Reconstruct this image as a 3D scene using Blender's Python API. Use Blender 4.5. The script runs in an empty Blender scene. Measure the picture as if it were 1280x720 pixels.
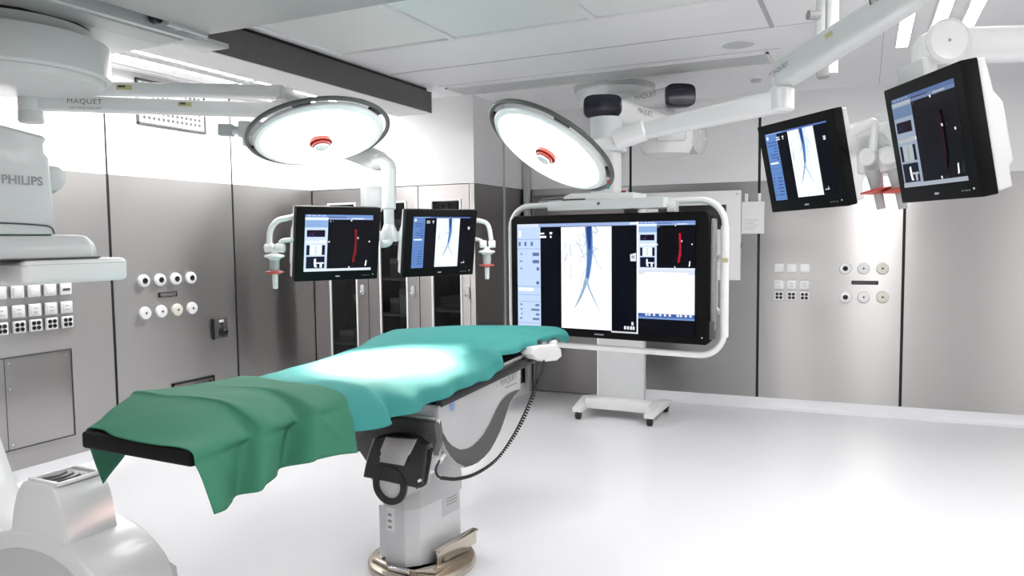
import bpy, bmesh, math, random
from mathutils import Vector as V, Matrix as Mx
random.seed(7)
S = bpy.context.scene
COL = S.collection
PI = math.pi
R_ = math.radians

# ------------------------------------------------------------------ camera
FPX = 929.0
PH, RO, TH, GA = R_(3.78), R_(0.605), R_(25.42), R_(2.73)
CAM = V((0, 0, 1.6))
_fh = V((-math.sin(TH), math.cos(TH), 0)); _z = V((0, 0, 1))
FW = _fh * math.cos(PH) - _z * math.sin(PH)
_r0 = V((math.cos(TH), math.sin(TH), 0)); _u0 = _r0.cross(FW)
RT = _r0 * math.cos(RO) - _u0 * math.sin(RO)
UP = _u0 * math.cos(RO) + _r0 * math.sin(RO)
def ray(x, y): return FW + RT * ((x - 640) / FPX) - UP * ((y - 360) / FPX)
def at(x, y, d): return CAM + ray(x, y) * d          # a photo point at a measured distance
def on(x, y, n, c):                                   # ... or on a known plane n.p = c
    n = V(n); d = ray(x, y); return CAM + d * ((c - n.dot(CAM)) / n.dot(d))
def PX(x, y, c): return on(x, y, (1, 0, 0), c)
def PY(x, y, c): return on(x, y, (0, 1, 0), c)
def PZ(x, y, c): return on(x, y, (0, 0, 1), c)

cam = bpy.data.cameras.new('camera'); camo = bpy.data.objects.new('camera', cam); COL.objects.link(camo)
cam.sensor_fit = 'HORIZONTAL'; cam.sensor_width = 36.0; cam.lens = FPX / 1280 * 36.0
cam.clip_start = 0.02; cam.clip_end = 100
m = Mx.Identity(4)
for i in range(3):
    m[i][0] = RT[i]; m[i][1] = UP[i]; m[i][2] = -FW[i]; m[i][3] = CAM[i]
camo.matrix_world = m
S.camera = camo

# ------------------------------------------------------------------ materials
def lin(c):
    return tuple(((v / 255) / 12.92 if v / 255 <= .04045 else ((v / 255 + .055) / 1.055) ** 2.4) for v in c)
def mat(name, col, rough=.5, metal=0., coat=0., emit=None, es=0., spec=.5, noise=None):
    mt = bpy.data.materials.new(name); mt.use_nodes = True
    nt = mt.node_tree; b = nt.nodes['Principled BSDF']
    b.inputs['Base Color'].default_value = (*col, 1); b.inputs['Roughness'].default_value = rough
    b.inputs['Metallic'].default_value = metal; b.inputs['Coat Weight'].default_value = coat
    b.inputs['Specular IOR Level'].default_value = spec
    if emit:
        b.inputs['Emission Color'].default_value = (*emit, 1); b.inputs['Emission Strength'].default_value = es
    if noise:                                         # (scale, colour amount, bump)
        tc = nt.nodes.new('ShaderNodeTexCoord'); nz = nt.nodes.new('ShaderNodeTexNoise')
        nz.inputs['Scale'].default_value = noise[0]; nz.inputs['Detail'].default_value = 4
        nt.links.new(tc.outputs['Object'], nz.inputs['Vector'])
        mix = nt.nodes.new('ShaderNodeMix'); mix.data_type = 'RGBA'
        a = noise[1]
        mix.inputs[6].default_value = (*[v * (1 - a) for v in col], 1); mix.inputs[7].default_value = (*[min(1, v * (1 + a)) for v in col], 1)
        nt.links.new(nz.outputs['Fac'], mix.inputs[0]); nt.links.new(mix.outputs[2], b.inputs['Base Color'])
        if noise[2]:
            bp = nt.nodes.new('ShaderNodeBump'); bp.inputs['Strength'].default_value = noise[2]; bp.inputs['Distance'].default_value = .01
            nt.links.new(nz.outputs['Fac'], bp.inputs['Height']); nt.links.new(bp.outputs['Normal'], b.inputs['Normal'])
    return mt
def steel(name, col, rough, aniso, streak=.02):
    mt = mat(name, col, rough, 1.0); nt = mt.node_tree; b = nt.nodes['Principled BSDF']
    b.inputs['Anisotropic'].default_value = aniso
    cx = nt.nodes.new('ShaderNodeCombineXYZ'); cx.inputs[2].default_value = 1.0
    nt.links.new(cx.outputs[0], b.inputs['Tangent'])
    tc = nt.nodes.new('ShaderNodeTexCoord'); mp = nt.nodes.new('ShaderNodeMapping'); mp.inputs['Scale'].default_value = (.6, .6, 140)
    nz = nt.nodes.new('ShaderNodeTexNoise'); nz.inputs['Scale'].default_value = 3; nz.inputs['Detail'].default_value = 5
    nt.links.new(tc.outputs['Object'], mp.inputs['Vector']); nt.links.new(mp.outputs[0], nz.inputs['Vector'])
    mr = nt.nodes.new('ShaderNodeMapRange'); mr.inputs[3].default_value = rough - streak * .4; mr.inputs[4].default_value = rough + streak * .4
    nt.links.new(nz.outputs['Fac'], mr.inputs[0]); nt.links.new(mr.outputs[0], b.inputs['Roughness'])
    return mt
M = {}
M['paint'] = mat('white_wall_paint', (.80, .80, .80), .55, noise=(60, .01, .02))
M['ceil'] = mat('ceiling_white', (.84, .84, .845), .6, noise=(50, .01, .02))
M['flowpane'] = mat('pale_green_diffuser', (.80, .83, .81), .45)
M['trimgrey'] = mat('grey_seam', (.42, .42, .43), .5)
M['floor'] = mat('white_epoxy_floor', (.83, .83, .85), .22, noise=(6, .012, .006), spec=.45)
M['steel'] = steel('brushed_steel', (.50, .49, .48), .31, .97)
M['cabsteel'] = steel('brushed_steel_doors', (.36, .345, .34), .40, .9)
M['seam'] = mat('black_seam', (.008, .008, .008), .7)
M['white'] = mat('white_enamel', (.80, .80, .80), .32, coat=.25)
M['cwhite'] = mat('detector_white', (.75, .75, .745), .32, coat=.2)
M['cpale'] = mat('detector_pale_grey', (.54, .545, .545), .35, coat=.15)
M['casing'] = mat('casing_pale_grey', (.46, .465, .47), .35, coat=.15)
M['pale'] = mat('pale_grey_enamel', (.66, .67, .67), .35, coat=.2)
M['lgrey'] = mat('light_grey_plastic', (.52, .53, .53), .4)
M['grey'] = mat('mid_grey_plastic', (.30, .30, .30), .4)
M['dgrey'] = mat('dark_grey_plastic', (.075, .073, .07), .42)
M['beam'] = mat('dark_grey_beam', (.105, .10, .095), .5, noise=(18, .12, .03))
M['carriage'] = mat('grey_carriage_cover', (.30, .30, .30), .45)
M['black'] = mat('black_plastic', (.008, .008, .009), .32)
M['bezel'] = mat('black_monitor_bezel', (.005, .005, .0055), .45, spec=.10)
M['navy'] = mat('navy_gloss_cap', (.006, .007, .018), .18)
M['rubber'] = mat('black_rubber', (.012, .012, .012), .6)
M['red'] = mat('red_plastic', (.50, .05, .03), .35)
M['clearish'] = mat('frosted_grey_sleeve', (.42, .43, .43), .3)
M['nickel'] = mat('nickel_plate', (.62, .56, .48), .22, 1.0)
M['chrome'] = mat('chrome', (.75, .75, .75), .18, 1.0)
M['brushed'] = steel('brushed_plate', (.42, .41, .40), .34, .5)
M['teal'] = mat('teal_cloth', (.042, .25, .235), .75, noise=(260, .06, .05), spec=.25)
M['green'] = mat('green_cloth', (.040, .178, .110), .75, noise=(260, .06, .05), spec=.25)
M['padblack'] = mat('matt_black_pad', (.006, .006, .006), .6, spec=.15)
M['padblue'] = mat('navy_pad', (.03, .05, .13), .5)
M['ink'] = mat('dark_print', (.06, .06, .065), .5)
M['inkgrey'] = mat('grey_print', (.28, .28, .29), .5)
M['yellow'] = mat('pale_yellow_sticker', (.55, .50, .25), .5)
M['bluedot'] = mat('blue_dot', (.22, .32, .62), .4)
M['paper'] = mat('paper', (.78, .78, .77), .6)
M['cream'] = mat('cream_plastic', (.70, .69, .60), .35)
M['boxes'] = mat('grey_carton', (.30, .29, .28), .6)
M['tube'] = mat('lit_tube', (.9, .9, .9), .4, emit=(1, .985, .98), es=11)
M['lampface'] = mat('lit_lamp_face', (.9, .9, .9), .3, emit=(1, 1, 1), es=5)
M['fill_panel'] = mat('fill_panel_glow', (.9, .9, .9), .4, emit=(1, 1, 1), es=1.6)  # glow of the added, unseen fill panels
M['fill_panel_dim'] = mat('dim_fill_panel_glow', (.9, .9, .9), .4, emit=(1, 1, 1), es=.7)  # weaker glow for the added panels at the rear
def glass():
    mt = bpy.data.materials.new('cabinet_glass'); mt.use_nodes = True; nt = mt.node_tree
    for n in list(nt.nodes): nt.nodes.remove(n)
    o = nt.nodes.new('ShaderNodeOutputMaterial'); mx = nt.nodes.new('ShaderNodeMixShader'); fr = nt.nodes.new('ShaderNodeFresnel')
    t = nt.nodes.new('ShaderNodeBsdfTransparent'); g = nt.nodes.new('ShaderNodeBsdfGlossy')
    t.inputs[0].default_value = (.55, .56, .56, 1); g.inputs['Roughness'].default_value = .08; g.inputs[0].default_value = (.8, .8, .8, 1); fr.inputs[0].default_value = 1.4
    nt.links.new(fr.outputs[0], mx.inputs[0]); nt.links.new(t.outputs[0], mx.inputs[1]); nt.links.new(g.outputs[0], mx.inputs[2]); nt.links.new(mx.outputs[0], o.inputs[0])
    return mt
M['glass'] = glass()
def screen_mat(name, k):                              # a lit display: its picture is stored per face
    mt = bpy.data.materials.new(name); mt.use_nodes = True; nt = mt.node_tree; b = nt.nodes['Principled BSDF']
    a = nt.nodes.new('ShaderNodeAttribute'); a.attribute_name = 'picture'
    b.inputs['Base Color'].default_value = (.002, .002, .003, 1); b.inputs['Roughness'].default_value = .25; b.inputs['Specular IOR Level'].default_value = .12
    nt.links.new(a.outputs['Color'], b.inputs['Emission Color']); b.inputs['Emission Strength'].default_value = k
    return mt
M['screen'] = screen_mat('lit_screen', 0.52)

# ------------------------------------------------------------------ object helpers
ROOT = {}
def tag(o, label=None, cat=None, group=None, kind=None):
    if label: o['label'] = label
    if cat: o['category'] = cat
    if group: o['group'] = group
    if kind: o['kind'] = kind
    return o
def thing(name, label, cat, mw=None, group=None):
    o = bpy.data.objects.new(name, None); COL.objects.link(o)
    mw = mw if isinstance(mw, Mx) else Mx.Translation(V(mw) if mw is not None else V((0, 0, 0)))
    o.matrix_world = mw; o.empty_display_size = .05
    ROOT[o.name] = mw
    return tag(o, label, cat, group)
def frame(loc, x, z):                                 # local frame: x right, y away, z up
    x = V(x).normalized(); z = V(z); y = z.cross(x).normalized(); z = x.cross(y)
    mm = Mx.Identity(4)
    for i in range(3): mm[i][0] = x[i]; mm[i][1] = y[i]; mm[i][2] = z[i]; mm[i][3] = V(loc)[i]
    return mm
def axis_frame(p, d):                                 # local z along d
    d = V(d).normalized(); q = d.to_track_quat('Z', 'Y'); return Mx.Translation(V(p)) @ q.to_matrix().to_4x4()
def catmull(pts, k=6):
    P = [V(p) for p in pts]; out = []
    for i in range(len(P) - 1):
        a = P[i - 1] if i else P[0] * 2 - P[1]; b, c = P[i], P[i + 1]; d = P[i + 2] if i + 2 < len(P) else P[-1] * 2 - P[-2]
        for j in range(k):
            t = j / k
            out.append(.5 * ((2 * b) + (c - a) * t + (2 * a - 5 * b + 4 * c - d) * t * t + (3 * b - a - 3 * c + d) * t ** 3))
    out.append(P[-1]); return out
class MB:
    def __init__(s): s.v = []; s.f = []; s.m = []; s.c = []
    def add(s, vs, fs, mi=0, M_=None, col=None):
        n = len(s.v)
        s.v += [(M_ @ V(p)) if M_ is not None else V(p) for p in vs]
        for f in fs: s.f.append(tuple(i + n for i in f)); s.m.append(mi); s.c.append(col)
        return s
    def bm(s, b, mi=0, M_=None):
        b.verts.index_update(); s.add([v.co.copy() for v in b.verts], [[v.index for v in f.verts] for f in b.faces], mi, M_); b.free(); return s
    def box(s, x0, x1, y0, y1, z0, z1, mi=0, bev=0., seg=2, M_=None):
        b = bmesh.new(); bmesh.ops.create_cube(b, size=1)
        for v in b.verts: v.co = V(((x0 + x1) / 2 + v.co.x * (x1 - x0), (y0 + y1) / 2 + v.co.y * (y1 - y0), (z0 + z1) / 2 + v.co.z * (z1 - z0)))
        if bev: bmesh.ops.bevel(b, geom=list(b.edges), offset=bev, segments=seg, affect='EDGES', profile=.5)
        return s.bm(b, mi, M_)
    def prism(s, poly, axis, a, b_, mi=0, bev=0., seg=2, M_=None):
        # poly of (u, v) pairs pulled along an axis: 'x': u=y v=z, 'y': u=x v=z, 'z': u=x v=y
        def p3(u, v, w): return {'x': (w, u, v), 'y': (u, w, v), 'z': (u, v, w)}[axis]
        b = bmesh.new(); A = [b.verts.new(p3(u, v, a)) for u, v in poly]; B = [b.verts.new(p3(u, v, b_)) for u, v in poly]
        n = len(poly); b.faces.new(A); b.faces.new(B[::-1])
        for i in range(n): b.faces.new((A[i], B[i], B[(i + 1) % n], A[(i + 1) % n]))
        bmesh.ops.recalc_face_normals(b, faces=list(b.faces))
        if bev:
            es = [e for e in b.edges if len(e.link_faces) == 2 and (len(e.link_faces[0].verts) == n or len(e.link_faces[1].verts) == n) and e.calc_face_angle(0) > .6]
            bmesh.ops.bevel(b, geom=es, offset=bev, segments=seg, affect='EDGES', profile=.5)
        return s.bm(b, mi, M_)
    def lathe(s, prof, M_=None, n=40, mi=0, a0=0., a1=2 * PI):
        full = abs(a1 - a0 - 2 * PI) < 1e-6; k = n if full else n + 1
        vs = []
        for r, z in prof:
            for i in range(k):
                t = a0 + (a1 - a0) * i / n; vs.append((max(r, 1e-5) * math.cos(t), max(r, 1e-5) * math.sin(t), z))
        fs = []
        for j in range(len(prof) - 1):
            for i in range(n if full else n):
                i2 = (i + 1) % k if full else i + 1
                fs.append((j * k + i, j * k + i2, (j + 1) * k + i2, (j + 1) * k + i))
        if full:
            if prof[0][0] > 1e-4: fs.append(tuple(range(k))[::-1])
            if prof[-1][0] > 1e-4: fs.append(tuple((len(prof) - 1) * k + i for i in range(k)))
        return s.add(vs, fs, mi, M_)
    def cyl(s, p0, p1, r, n=24, mi=0, bev=0., r1=None):
        p0, p1 = V(p0), V(p1); L = (p1 - p0).length; r1 = r if r1 is None else r1
        pr = [(r, 0), (r1, L)] if not bev else [(r - bev, 0), (r, bev), (r1, L - bev), (r1 - bev, L)]
        return s.lathe(pr, axis_frame(p0, p1 - p0), n, mi)
    def tube(s, pts, r, n=12, mi=0, closed=False, flat=1., upv=None):
        P = [V(p) for p in pts]; N = len(P); rs = r if isinstance(r, (list, tuple)) else [r] * N
        vs = []; fs = []; prev = None
        for i in range(N):
            if closed: t = (P[(i + 1) % N] - P[i - 1]).normalized()
            else: t = (P[min(i + 1, N - 1)] - P[max(i - 1, 0)]).normalized()
            if prev is None:
                h = V(upv) if upv is not None else (V((0, 0, 1)) if abs(t.z) < .9 else V((1, 0, 0)))
                a = (h - t * h.dot(t)).normalized()
            else: a = (prev - t * prev.dot(t)).normalized()
            prev = a; b = t.cross(a)
            for j in range(n):
                th = 2 * PI * j / n; vs.append(P[i] + (a * math.cos(th) + b * (math.sin(th) * flat)) * rs[i])
        for i in range(N if closed else N - 1):
            for j in range(n):
                i2 = (i + 1) % N; fs.append((i * n + j, i * n + (j + 1) % n, i2 * n + (j + 1) % n, i2 * n + j))
        if not closed: fs.append(tuple(range(n))[::-1]); fs.append(tuple((N - 1) * n + j for j in range(n)))
        return s.add(vs, fs, mi)
    def beam(s, p0, p1, w, h, upv=(0, 0, 1), bev=.01, mi=0, w1=None, h1=None):
        # rounded box bar from p0 to p1
        p0, p1 = V(p0), V(p1); L = (p1 - p0).length; d = (p1 - p0).normalized(); u = V(upv); u = (u - d * u.dot(d)).normalized(); x = d.cross(u)
        mm = Mx.Identity(4)
        for i in range(3): mm[i][0] = x[i]; mm[i][1] = d[i]; mm[i][2] = u[i]; mm[i][3] = p0[i]
        w1 = w if w1 is None else w1; h1 = h if h1 is None else h1
        b = bmesh.new(); bmesh.ops.create_cube(b, size=1)
        for v in b.verts:
            far = v.co.y > 0; v.co = V((v.co.x * (w1 if far else w), L if far else 0, v.co.z * (h1 if far else h)))
        if bev: bmesh.ops.bevel(b, geom=list(b.edges), offset=bev, segments=3, affect='EDGES', profile=.5)
        return s.bm(b, mi, mm)
    def build(s, name, mats, parent=None, label=None, smooth=35, local=False):
        me = bpy.data.meshes.new(name)
        vs = s.v
        if parent is not None and not local:
            root = parent
            while root.parent: root = root.parent
            inv = ROOT[root.name].inverted(); vs = [inv @ p for p in vs]
        me.from_pydata([tuple(p) for p in vs], [], s.f)
        if not isinstance(mats, (list, tuple)): mats = [mats]
        for q in mats: me.materials.append(M[q] if isinstance(q, str) else q)
        me.polygons.foreach_set('material_index', s.m)
        if any(c is not None for c in s.c):
            at_ = me.color_attributes.new('picture', 'FLOAT_COLOR', 'CORNER')
            for p in me.polygons:
                c = s.c[p.index] or (0, 0, 0)
                for li in p.loop_indices: at_.data[li].color = (*c, 1)
        else:
            b = bmesh.new(); b.from_mesh(me); bmesh.ops.recalc_face_normals(b, faces=list(b.faces)); b.to_mesh(me); b.free()
        if smooth:
            me.shade_smooth(); me.set_sharp_from_angle(angle=R_(smooth))
        o = bpy.data.objects.new(name, me); COL.objects.link(o)
        if parent is not None: o.parent = parent
        if label: o['label'] = label
        return o
def copy_tree(o, mw=None, label=None, parent=None):
    c = o.copy(); COL.objects.link(c)
    if parent is not None: c.parent = parent
    else:
        c.matrix_world = mw; ROOT[c.name] = mw
        if label: c['label'] = label
    for ch in list(o.children): copy_tree(ch, None, None, c)
    return c
def lettering(txt, size, mw, parent, mt='ink', name='lettering', spacing=1.0, bold=0., align='CENTER', local=True):
    cu = bpy.data.curves.new('t', 'FONT'); cu.body = txt; cu.size = size; cu.align_x = align; cu.align_y = 'CENTER'
    cu.space_character = spacing; cu.offset = bold; cu.extrude = .0004
    t = bpy.data.objects.new('t', cu); COL.objects.link(t)
    dg = bpy.context.evaluated_depsgraph_get()
    me = bpy.data.meshes.new_from_object(t.evaluated_get(dg))
    bpy.data.objects.remove(t); bpy.data.curves.remove(cu)
    # text lies in x/y with normal z -> stand it up: x right, z up, facing -y
    me.transform(mw @ Mx.Rotation(PI / 2, 4, 'X'))
    if parent is not None and not local:
        root = parent
        while root.parent: root = root.parent
        me.transform(ROOT[root.name].inverted())
    me.materials.clear(); me.materials.append(M[mt]); me.name = name
    o = bpy.data.objects.new(name, me); COL.objects.link(o); o.parent = parent
    return o
def struct(name, mb, mats, smooth=35): return tag(mb.build(name, mats, None, None, smooth), kind='structure')

# ------------------------------------------------------------------ room shell
XL, YC, CORN = -5.06, 5.96, -3.20
HC, HB = 2.895, 2.105
XR, YR = 3.6, -2.6
BO = V((CORN, 7.081, 0)); BD = V((math.cos(GA), math.sin(GA), 0)); BN = V((-math.sin(GA), math.cos(GA), 0))
BW = frame(BO, BD, (0, 0, 1))                          # back wall frame: x along it, y into it
def PB(x, y, off=0.): return on(x, y, tuple(BN), BN.dot(BO) - off)
def bl(p): return BW.inverted() @ V(p)
def bs(px_, py_): return bl(PB(px_, py_))
LW = frame((XL, 0, 0), (0, 1, 0), (0, 0, 1))           # left wall frame: x along +Y, y into the wall
struct('floor', MB().box(XL - .2, XR + .2, YR - .2, 8.2, -.08, 0), ['floor'])

# ceiling with the panel joints and the pale laminar-flow diffusers
cb = MB().box(XL - .2, XR + .2, YR - .2, 8.2, HC, HC + .12)
FX = [-3.33, -2.42, -1.47, -.53]
FY = [1.2, 2.2, 3.2, 4.26]
for i in range(3):
    for j in range(3):
        cb.box(FX[i] + .03, FX[i + 1] - .03, FY[j] + .03, FY[j + 1] - .03, HC - .004, HC, 1)
struct('ceiling', cb, ['ceil', 'flowpane'])
tb = MB()
for x in FX: tb.box(x - .022, x + .022, 1.2, 4.28, HC - .016, HC, 0, .004)
for y in FY: tb.box(-3.35, -.51, y - .02, y + .02, HC - .0155, HC, 0, .004)
struct('trim_1', tb, ['ceil'])
tb = MB()
tb.box(-3.38, -.55, 4.94, 4.947, HC - .003, HC); tb.box(-.56, -.535, 4.2, 4.95, HC - .006, HC)
tb.box(-.52, .1, 4.95, 4.954, HC - .002, HC); tb.box(.08, .084, 3.6, 7.2, HC - .002, HC)
tb.box(-5.05, -3.76, 4.57, 4.574, HC - .002, HC); tb.box(-4.92, -4.912, .5, 5.9, HC - .003, HC)
tb.box(-3.3, -.55, 5.52, 5.525, HC - .002, HC)
struct('trim_2', tb, ['trimgrey'])

# left wall: steel panels below, white panels above, dark joints between them, white cove at the floor
wb = MB().box(-3, 6.3, .05, .2, 0, HC, 2, M_=LW)
js = [-3.0, -1.09, .11, 1.31, 2.51, 3.712, 4.912, 6.15]
for a, b in zip(js[:-1], js[1:]):
    g0 = .011 if a > -3 else 0; g1 = .011 if b < 6 else 0
    wb.box(a + g0, b - g1, 0, .05, .10, HB, 0, M_=LW)
    wb.box(a + g0 * .8, b - g1 * .8, 0, .05, HB + .002, HC, 1, M_=LW)
    wb.box(a - .012, a + .012, .004, .05, .1, HC, 2, M_=LW)
struct('wall_left', wb, ['steel', 'paint', 'seam'])
struct('baseboard_left', MB().prism([(0.06, .10), (-.002, .10), (-.006, .06), (-.02, .02), (-.05, .002), (-.05, 0), (.06, 0)], 'x', -2.6, 6.0, 0,
                                    M_=LW @ Mx.Identity(4)), ['floor'])

# wall above the cabinets, and the side of their recess
struct('wall_bulkhead', MB().box(XL, CORN - .05, YC + .0, YC + .12, HB + .004, HC), ['paint'])
rb = MB()
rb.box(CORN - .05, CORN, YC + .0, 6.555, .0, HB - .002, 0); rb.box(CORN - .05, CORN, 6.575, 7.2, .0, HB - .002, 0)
rb.box(CORN - .05, CORN, YC + .0, 6.555, HB + .002, HC, 1); rb.box(CORN - .05, CORN, 6.575, 7.2, HB + .002, HC, 1)
rb.box(CORN - .045, CORN - .005, YC + .05, 7.19, 0, HC - .01, 2)
struct('wall_return', rb, ['cabsteel', 'paint', 'seam'])
struct('baseboard_return', MB().prism([(CORN - .01, 0), (CORN + .05, 0), (CORN + .03, .012), (CORN + .012, .05), (CORN + .004, .10), (CORN - .01, .10)], 'y', YC + .02, 7.07, 0), ['floor'])
struct('trim_3', MB().box(CORN - .002, CORN + .012, 6.552, 6.578, 0, HC - .002), ['lgrey'])
struct('trim_4', MB().box(-3.185, -3.13, 6.99, 7.06, 0, HC - .002, 0, .008), ['lgrey'])

# back wall
bb = MB().box(-.2, 7.2, .05, .2, 0, HC, 2, M_=BW)
bj = [0.03, 1.11, 2.312, 3.505, 4.70, 5.9, 7.1]
for k, (a, b) in enumerate(zip(bj[:-1], bj[1:])):
    g = .012
    if k: bb.box(a + g, b - g, 0, .05, .10, HB, 0, M_=BW)
    else: bb.box(a + g, b - g, 0, .05, HB - .09, HB, 0, M_=BW)
    bb.box(a + g, b - g, 0, .05, HB + .002, HC, 1, M_=BW)
    bb.box(a - .0125, a + .0125, .004, .05, 0 if k < 2 else .1, HC, 2, M_=BW)
struct('wall_back', bb, ['steel', 'paint', 'seam'])
struct('baseboard_back', MB().prism([(0.06, .10), (-.002, .10), (-.006, .06), (-.02, .02), (-.05, .002), (-.05, 0), (.06, 0)], 'x', 1.11, 7.0, 0, M_=BW), ['floor'])
db = MB()
db.box(.06, 1.08, .008, .05, .012, HB - .10, 0, M_=BW)
struct('door_1', db, ['cabsteel'])
fb = MB()
for (x0, x1, z0, z1) in ((.042, .09, 0, HB - .06), (1.05, 1.098, 0, HB - .06), (.09, 1.05, HB - .10, HB - .06)): fb.box(x0, x1, -.006, .02, z0, z1, 0, .003, M_=BW)
struct('trim_5', fb, ['cabsteel'])
# walls behind the camera
struct('wall_right', MB().box(XR, XR + .15, YR, 8.0, 0, HB, 0).box(XR, XR + .15, YR, 8.0, HB, HC, 1), ['steel', 'paint'])
struct('wall_rear', MB().box(XL - .1, XR, YR - .15, YR, 0, HB, 0).box(XL - .1, XR, YR - .15, YR, HB, HC, 1), ['steel', 'paint'])

# ------------------------------------------------------------------ wall fittings
def fitting_frame(W, x, z): return W @ Mx.Translation(V((x, 0, z)))
def make_plate(mw, label, group, kind, s=.082, t=.022, name='wall_socket', cat='socket'):
    o = thing(name, label, cat, mw, group); h = s / 2
    MB().box(-h, h, -t, .0, -h, h, 0, .006, 3).build('cover_plate', ['white'], o, local=True)
    if kind == 'four':
        for x in (-.016, .016):
            for z in (-.016, .016):
                MB().lathe([(.0135, t - .001), (.0135, t + .004)], Mx.Translation(V((x, 0, z))) @ Mx.Rotation(PI / 2, 4, 'X'), 16).build('pin_hole', ['black'], o, local=True)
    elif kind == 'marks':
        MB().box(-.030, .030, -t - .004, -t + .002, -.030, .030, 0, .004).build('insert', ['white'], o, local=True)
        for z in (-.013, .013):
            MB().box(-.014, .014, -t - .0052, -t - .003, z - .0045, z + .0045, 0, .001).build('symbol', ['lgrey'], o, local=True)
    elif kind == 'dark':
        MB().box(-.026, .026, -t - .004, -t + .002, -.012, .004, 0, .003).build('slot', ['ink'], o, local=True)
    else:
        MB().box(-.031, .031, -t - .005, -t + .002, -.031, .031, 0, .005).build('rocker', ['white'], o, local=True)
    return o
def row_of(W, cols, z, kind, labels, group, name, cat):
    src = make_plate(fitting_frame(W, cols[0], z), labels[0], group, kind, name=name, cat=cat)
    for x, lb in zip(cols[1:], labels[1:]): copy_tree(src, fitting_frame(W, x, z), lb)
def lx(px_, py_): p = PX(px_, py_, XL); return p.y, p.z
cols = [lx(82.5, 402.5)[0], lx(63, 404.5)[0], lx(43, 407)[0], lx(22.3, 408.7)[0]]; cols.append(cols[-1] - .112)
nth = ['rightmost', 'second from right', 'third from right', 'fourth from right', 'cut by photo edge']
row_of(LW, cols, 1.052, 'four', ['four-hole white socket in bottom row on left wall, ' + n for n in nth], 'four-hole sockets on the left wall', 'four_hole_socket', 'socket')
row_of(LW, cols, 1.156, 'marks', ['white marked socket in middle row on left wall, ' + n for n in nth], 'marked sockets on the left wall', 'wall_socket', 'socket')
row_of(LW, cols[1:], 1.285, 'rocker', ['plain white switch in top row under the detector, ' + n for n in nth[1:]], 'switches in the top row on the left wall', 'wall_switch', 'switch')
make_plate(fitting_frame(LW, cols[0], 1.285), 'white wall plate with dark slot at right end of the top row', None, 'dark', name='wall_plate', cat='wall plate')

def make_outlet(mw, label, group, hole, ring='white'):
    o = thing('gas_outlet', label, 'gas outlet', mw, group); T = Mx.Rotation(PI / 2, 4, 'X')
    MB().lathe([(.050, 0), (.050, .012), (.046, .020), (hole + .012, .024), (hole, .022), (0, .022)], T, 32).build('disc', [ring], o, local=True)
    MB().lathe([(hole, .0225), (hole, .027), (hole * .55, .027), (hole * .45, .024), (0, .024)], T, 20).build('centre', ['black' if hole > .012 else 'ink'], o, local=True)
    return o
ly = [3.977, 4.125, 4.275, 4.424]; nm = ['leftmost', 'second', 'third', 'rightmost']
src = make_outlet(fitting_frame(LW, ly[0], 1.305), 'round gas outlet with black centre, leftmost of the left wall upper row', 'black-centred gas outlets on the left wall', .022)
for y, n in zip(ly[1:], nm[1:]): copy_tree(src, fitting_frame(LW, y, 1.305), 'round gas outlet with black centre, %s in the left wall upper row' % n)
src = make_outlet(fitting_frame(LW, ly[0], 1.053), 'white gas outlet with pin hole, leftmost of the left wall lower row', 'pin-hole gas outlets on the left wall', .008)
for y, n in zip(ly[1:], nm[1:]):
    if n == 'third': make_outlet(fitting_frame(LW, y, 1.053), 'cream gas outlet with pin hole, third in the left wall lower row', 'pin-hole gas outlets on the left wall', .008, 'cream')
    else: copy_tree(src, fitting_frame(LW, y, 1.053), 'white gas outlet with pin hole, %s in the left wall lower row' % n)

def name_plate(mw, w, h, label, face='brushed', bars=True):
    o = thing('label_plate', label, 'label plate', mw)
    MB().box(-w / 2, w / 2, -.006, 0, -h / 2, h / 2, 0, .002).build('frame', ['black'], o, local=True)
    MB().box(-w / 2 + .012, w / 2 - .012, -.008, -.005, -h / 2 + .006, h / 2 - .006).build('face', [face], o, local=True)
    for s in (-1, 1): MB().cyl((s * (w / 2 - .010), -.0105, -h / 2 + .012), (s * (w / 2 - .010), -.005, -h / 2 + .012), .006, 12).build('screw', ['black'], o, local=True)
    return o
name_plate(fitting_frame(LW, 4.196, 1.184), .175, .040, 'narrow black-edged plate between the two gas outlet rows on left wall')

# call panel with a black knob
y0, z1 = lx(266, 398.5); y1, z0 = lx(283.5, 421)
o = thing('wall_control_panel', 'grey steel control panel with black knob on left wall', 'control panel', fitting_frame(LW, (y0 + y1) / 2, (z0 + z1) / 2))
w, h = (y1 - y0) / 2, (z1 - z0) / 2
MB().box(-w, w, -.016, 0, -h, h, 0, .003).build('plate', ['dgrey'], o, local=True)
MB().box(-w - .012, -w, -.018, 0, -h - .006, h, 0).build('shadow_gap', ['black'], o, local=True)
MB().lathe([(.040, .0), (.040, .012), (.030, .016), (.028, .040), (.022, .046), (0, .046)], Mx.Translation(V((.012, -.016, -.035))) @ Mx.Rotation(PI / 2, 4, 'X'), 28).build('knob', ['black'], o, local=True)
MB().box(-.022, .028, -.018, -.015, .05, .072).build('tag', ['white'], o, local=True)
MB().cyl((.004, -.022, .034), (.004, -.015, .034), .008, 12).build('lamp', ['black'], o, local=True)

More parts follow.
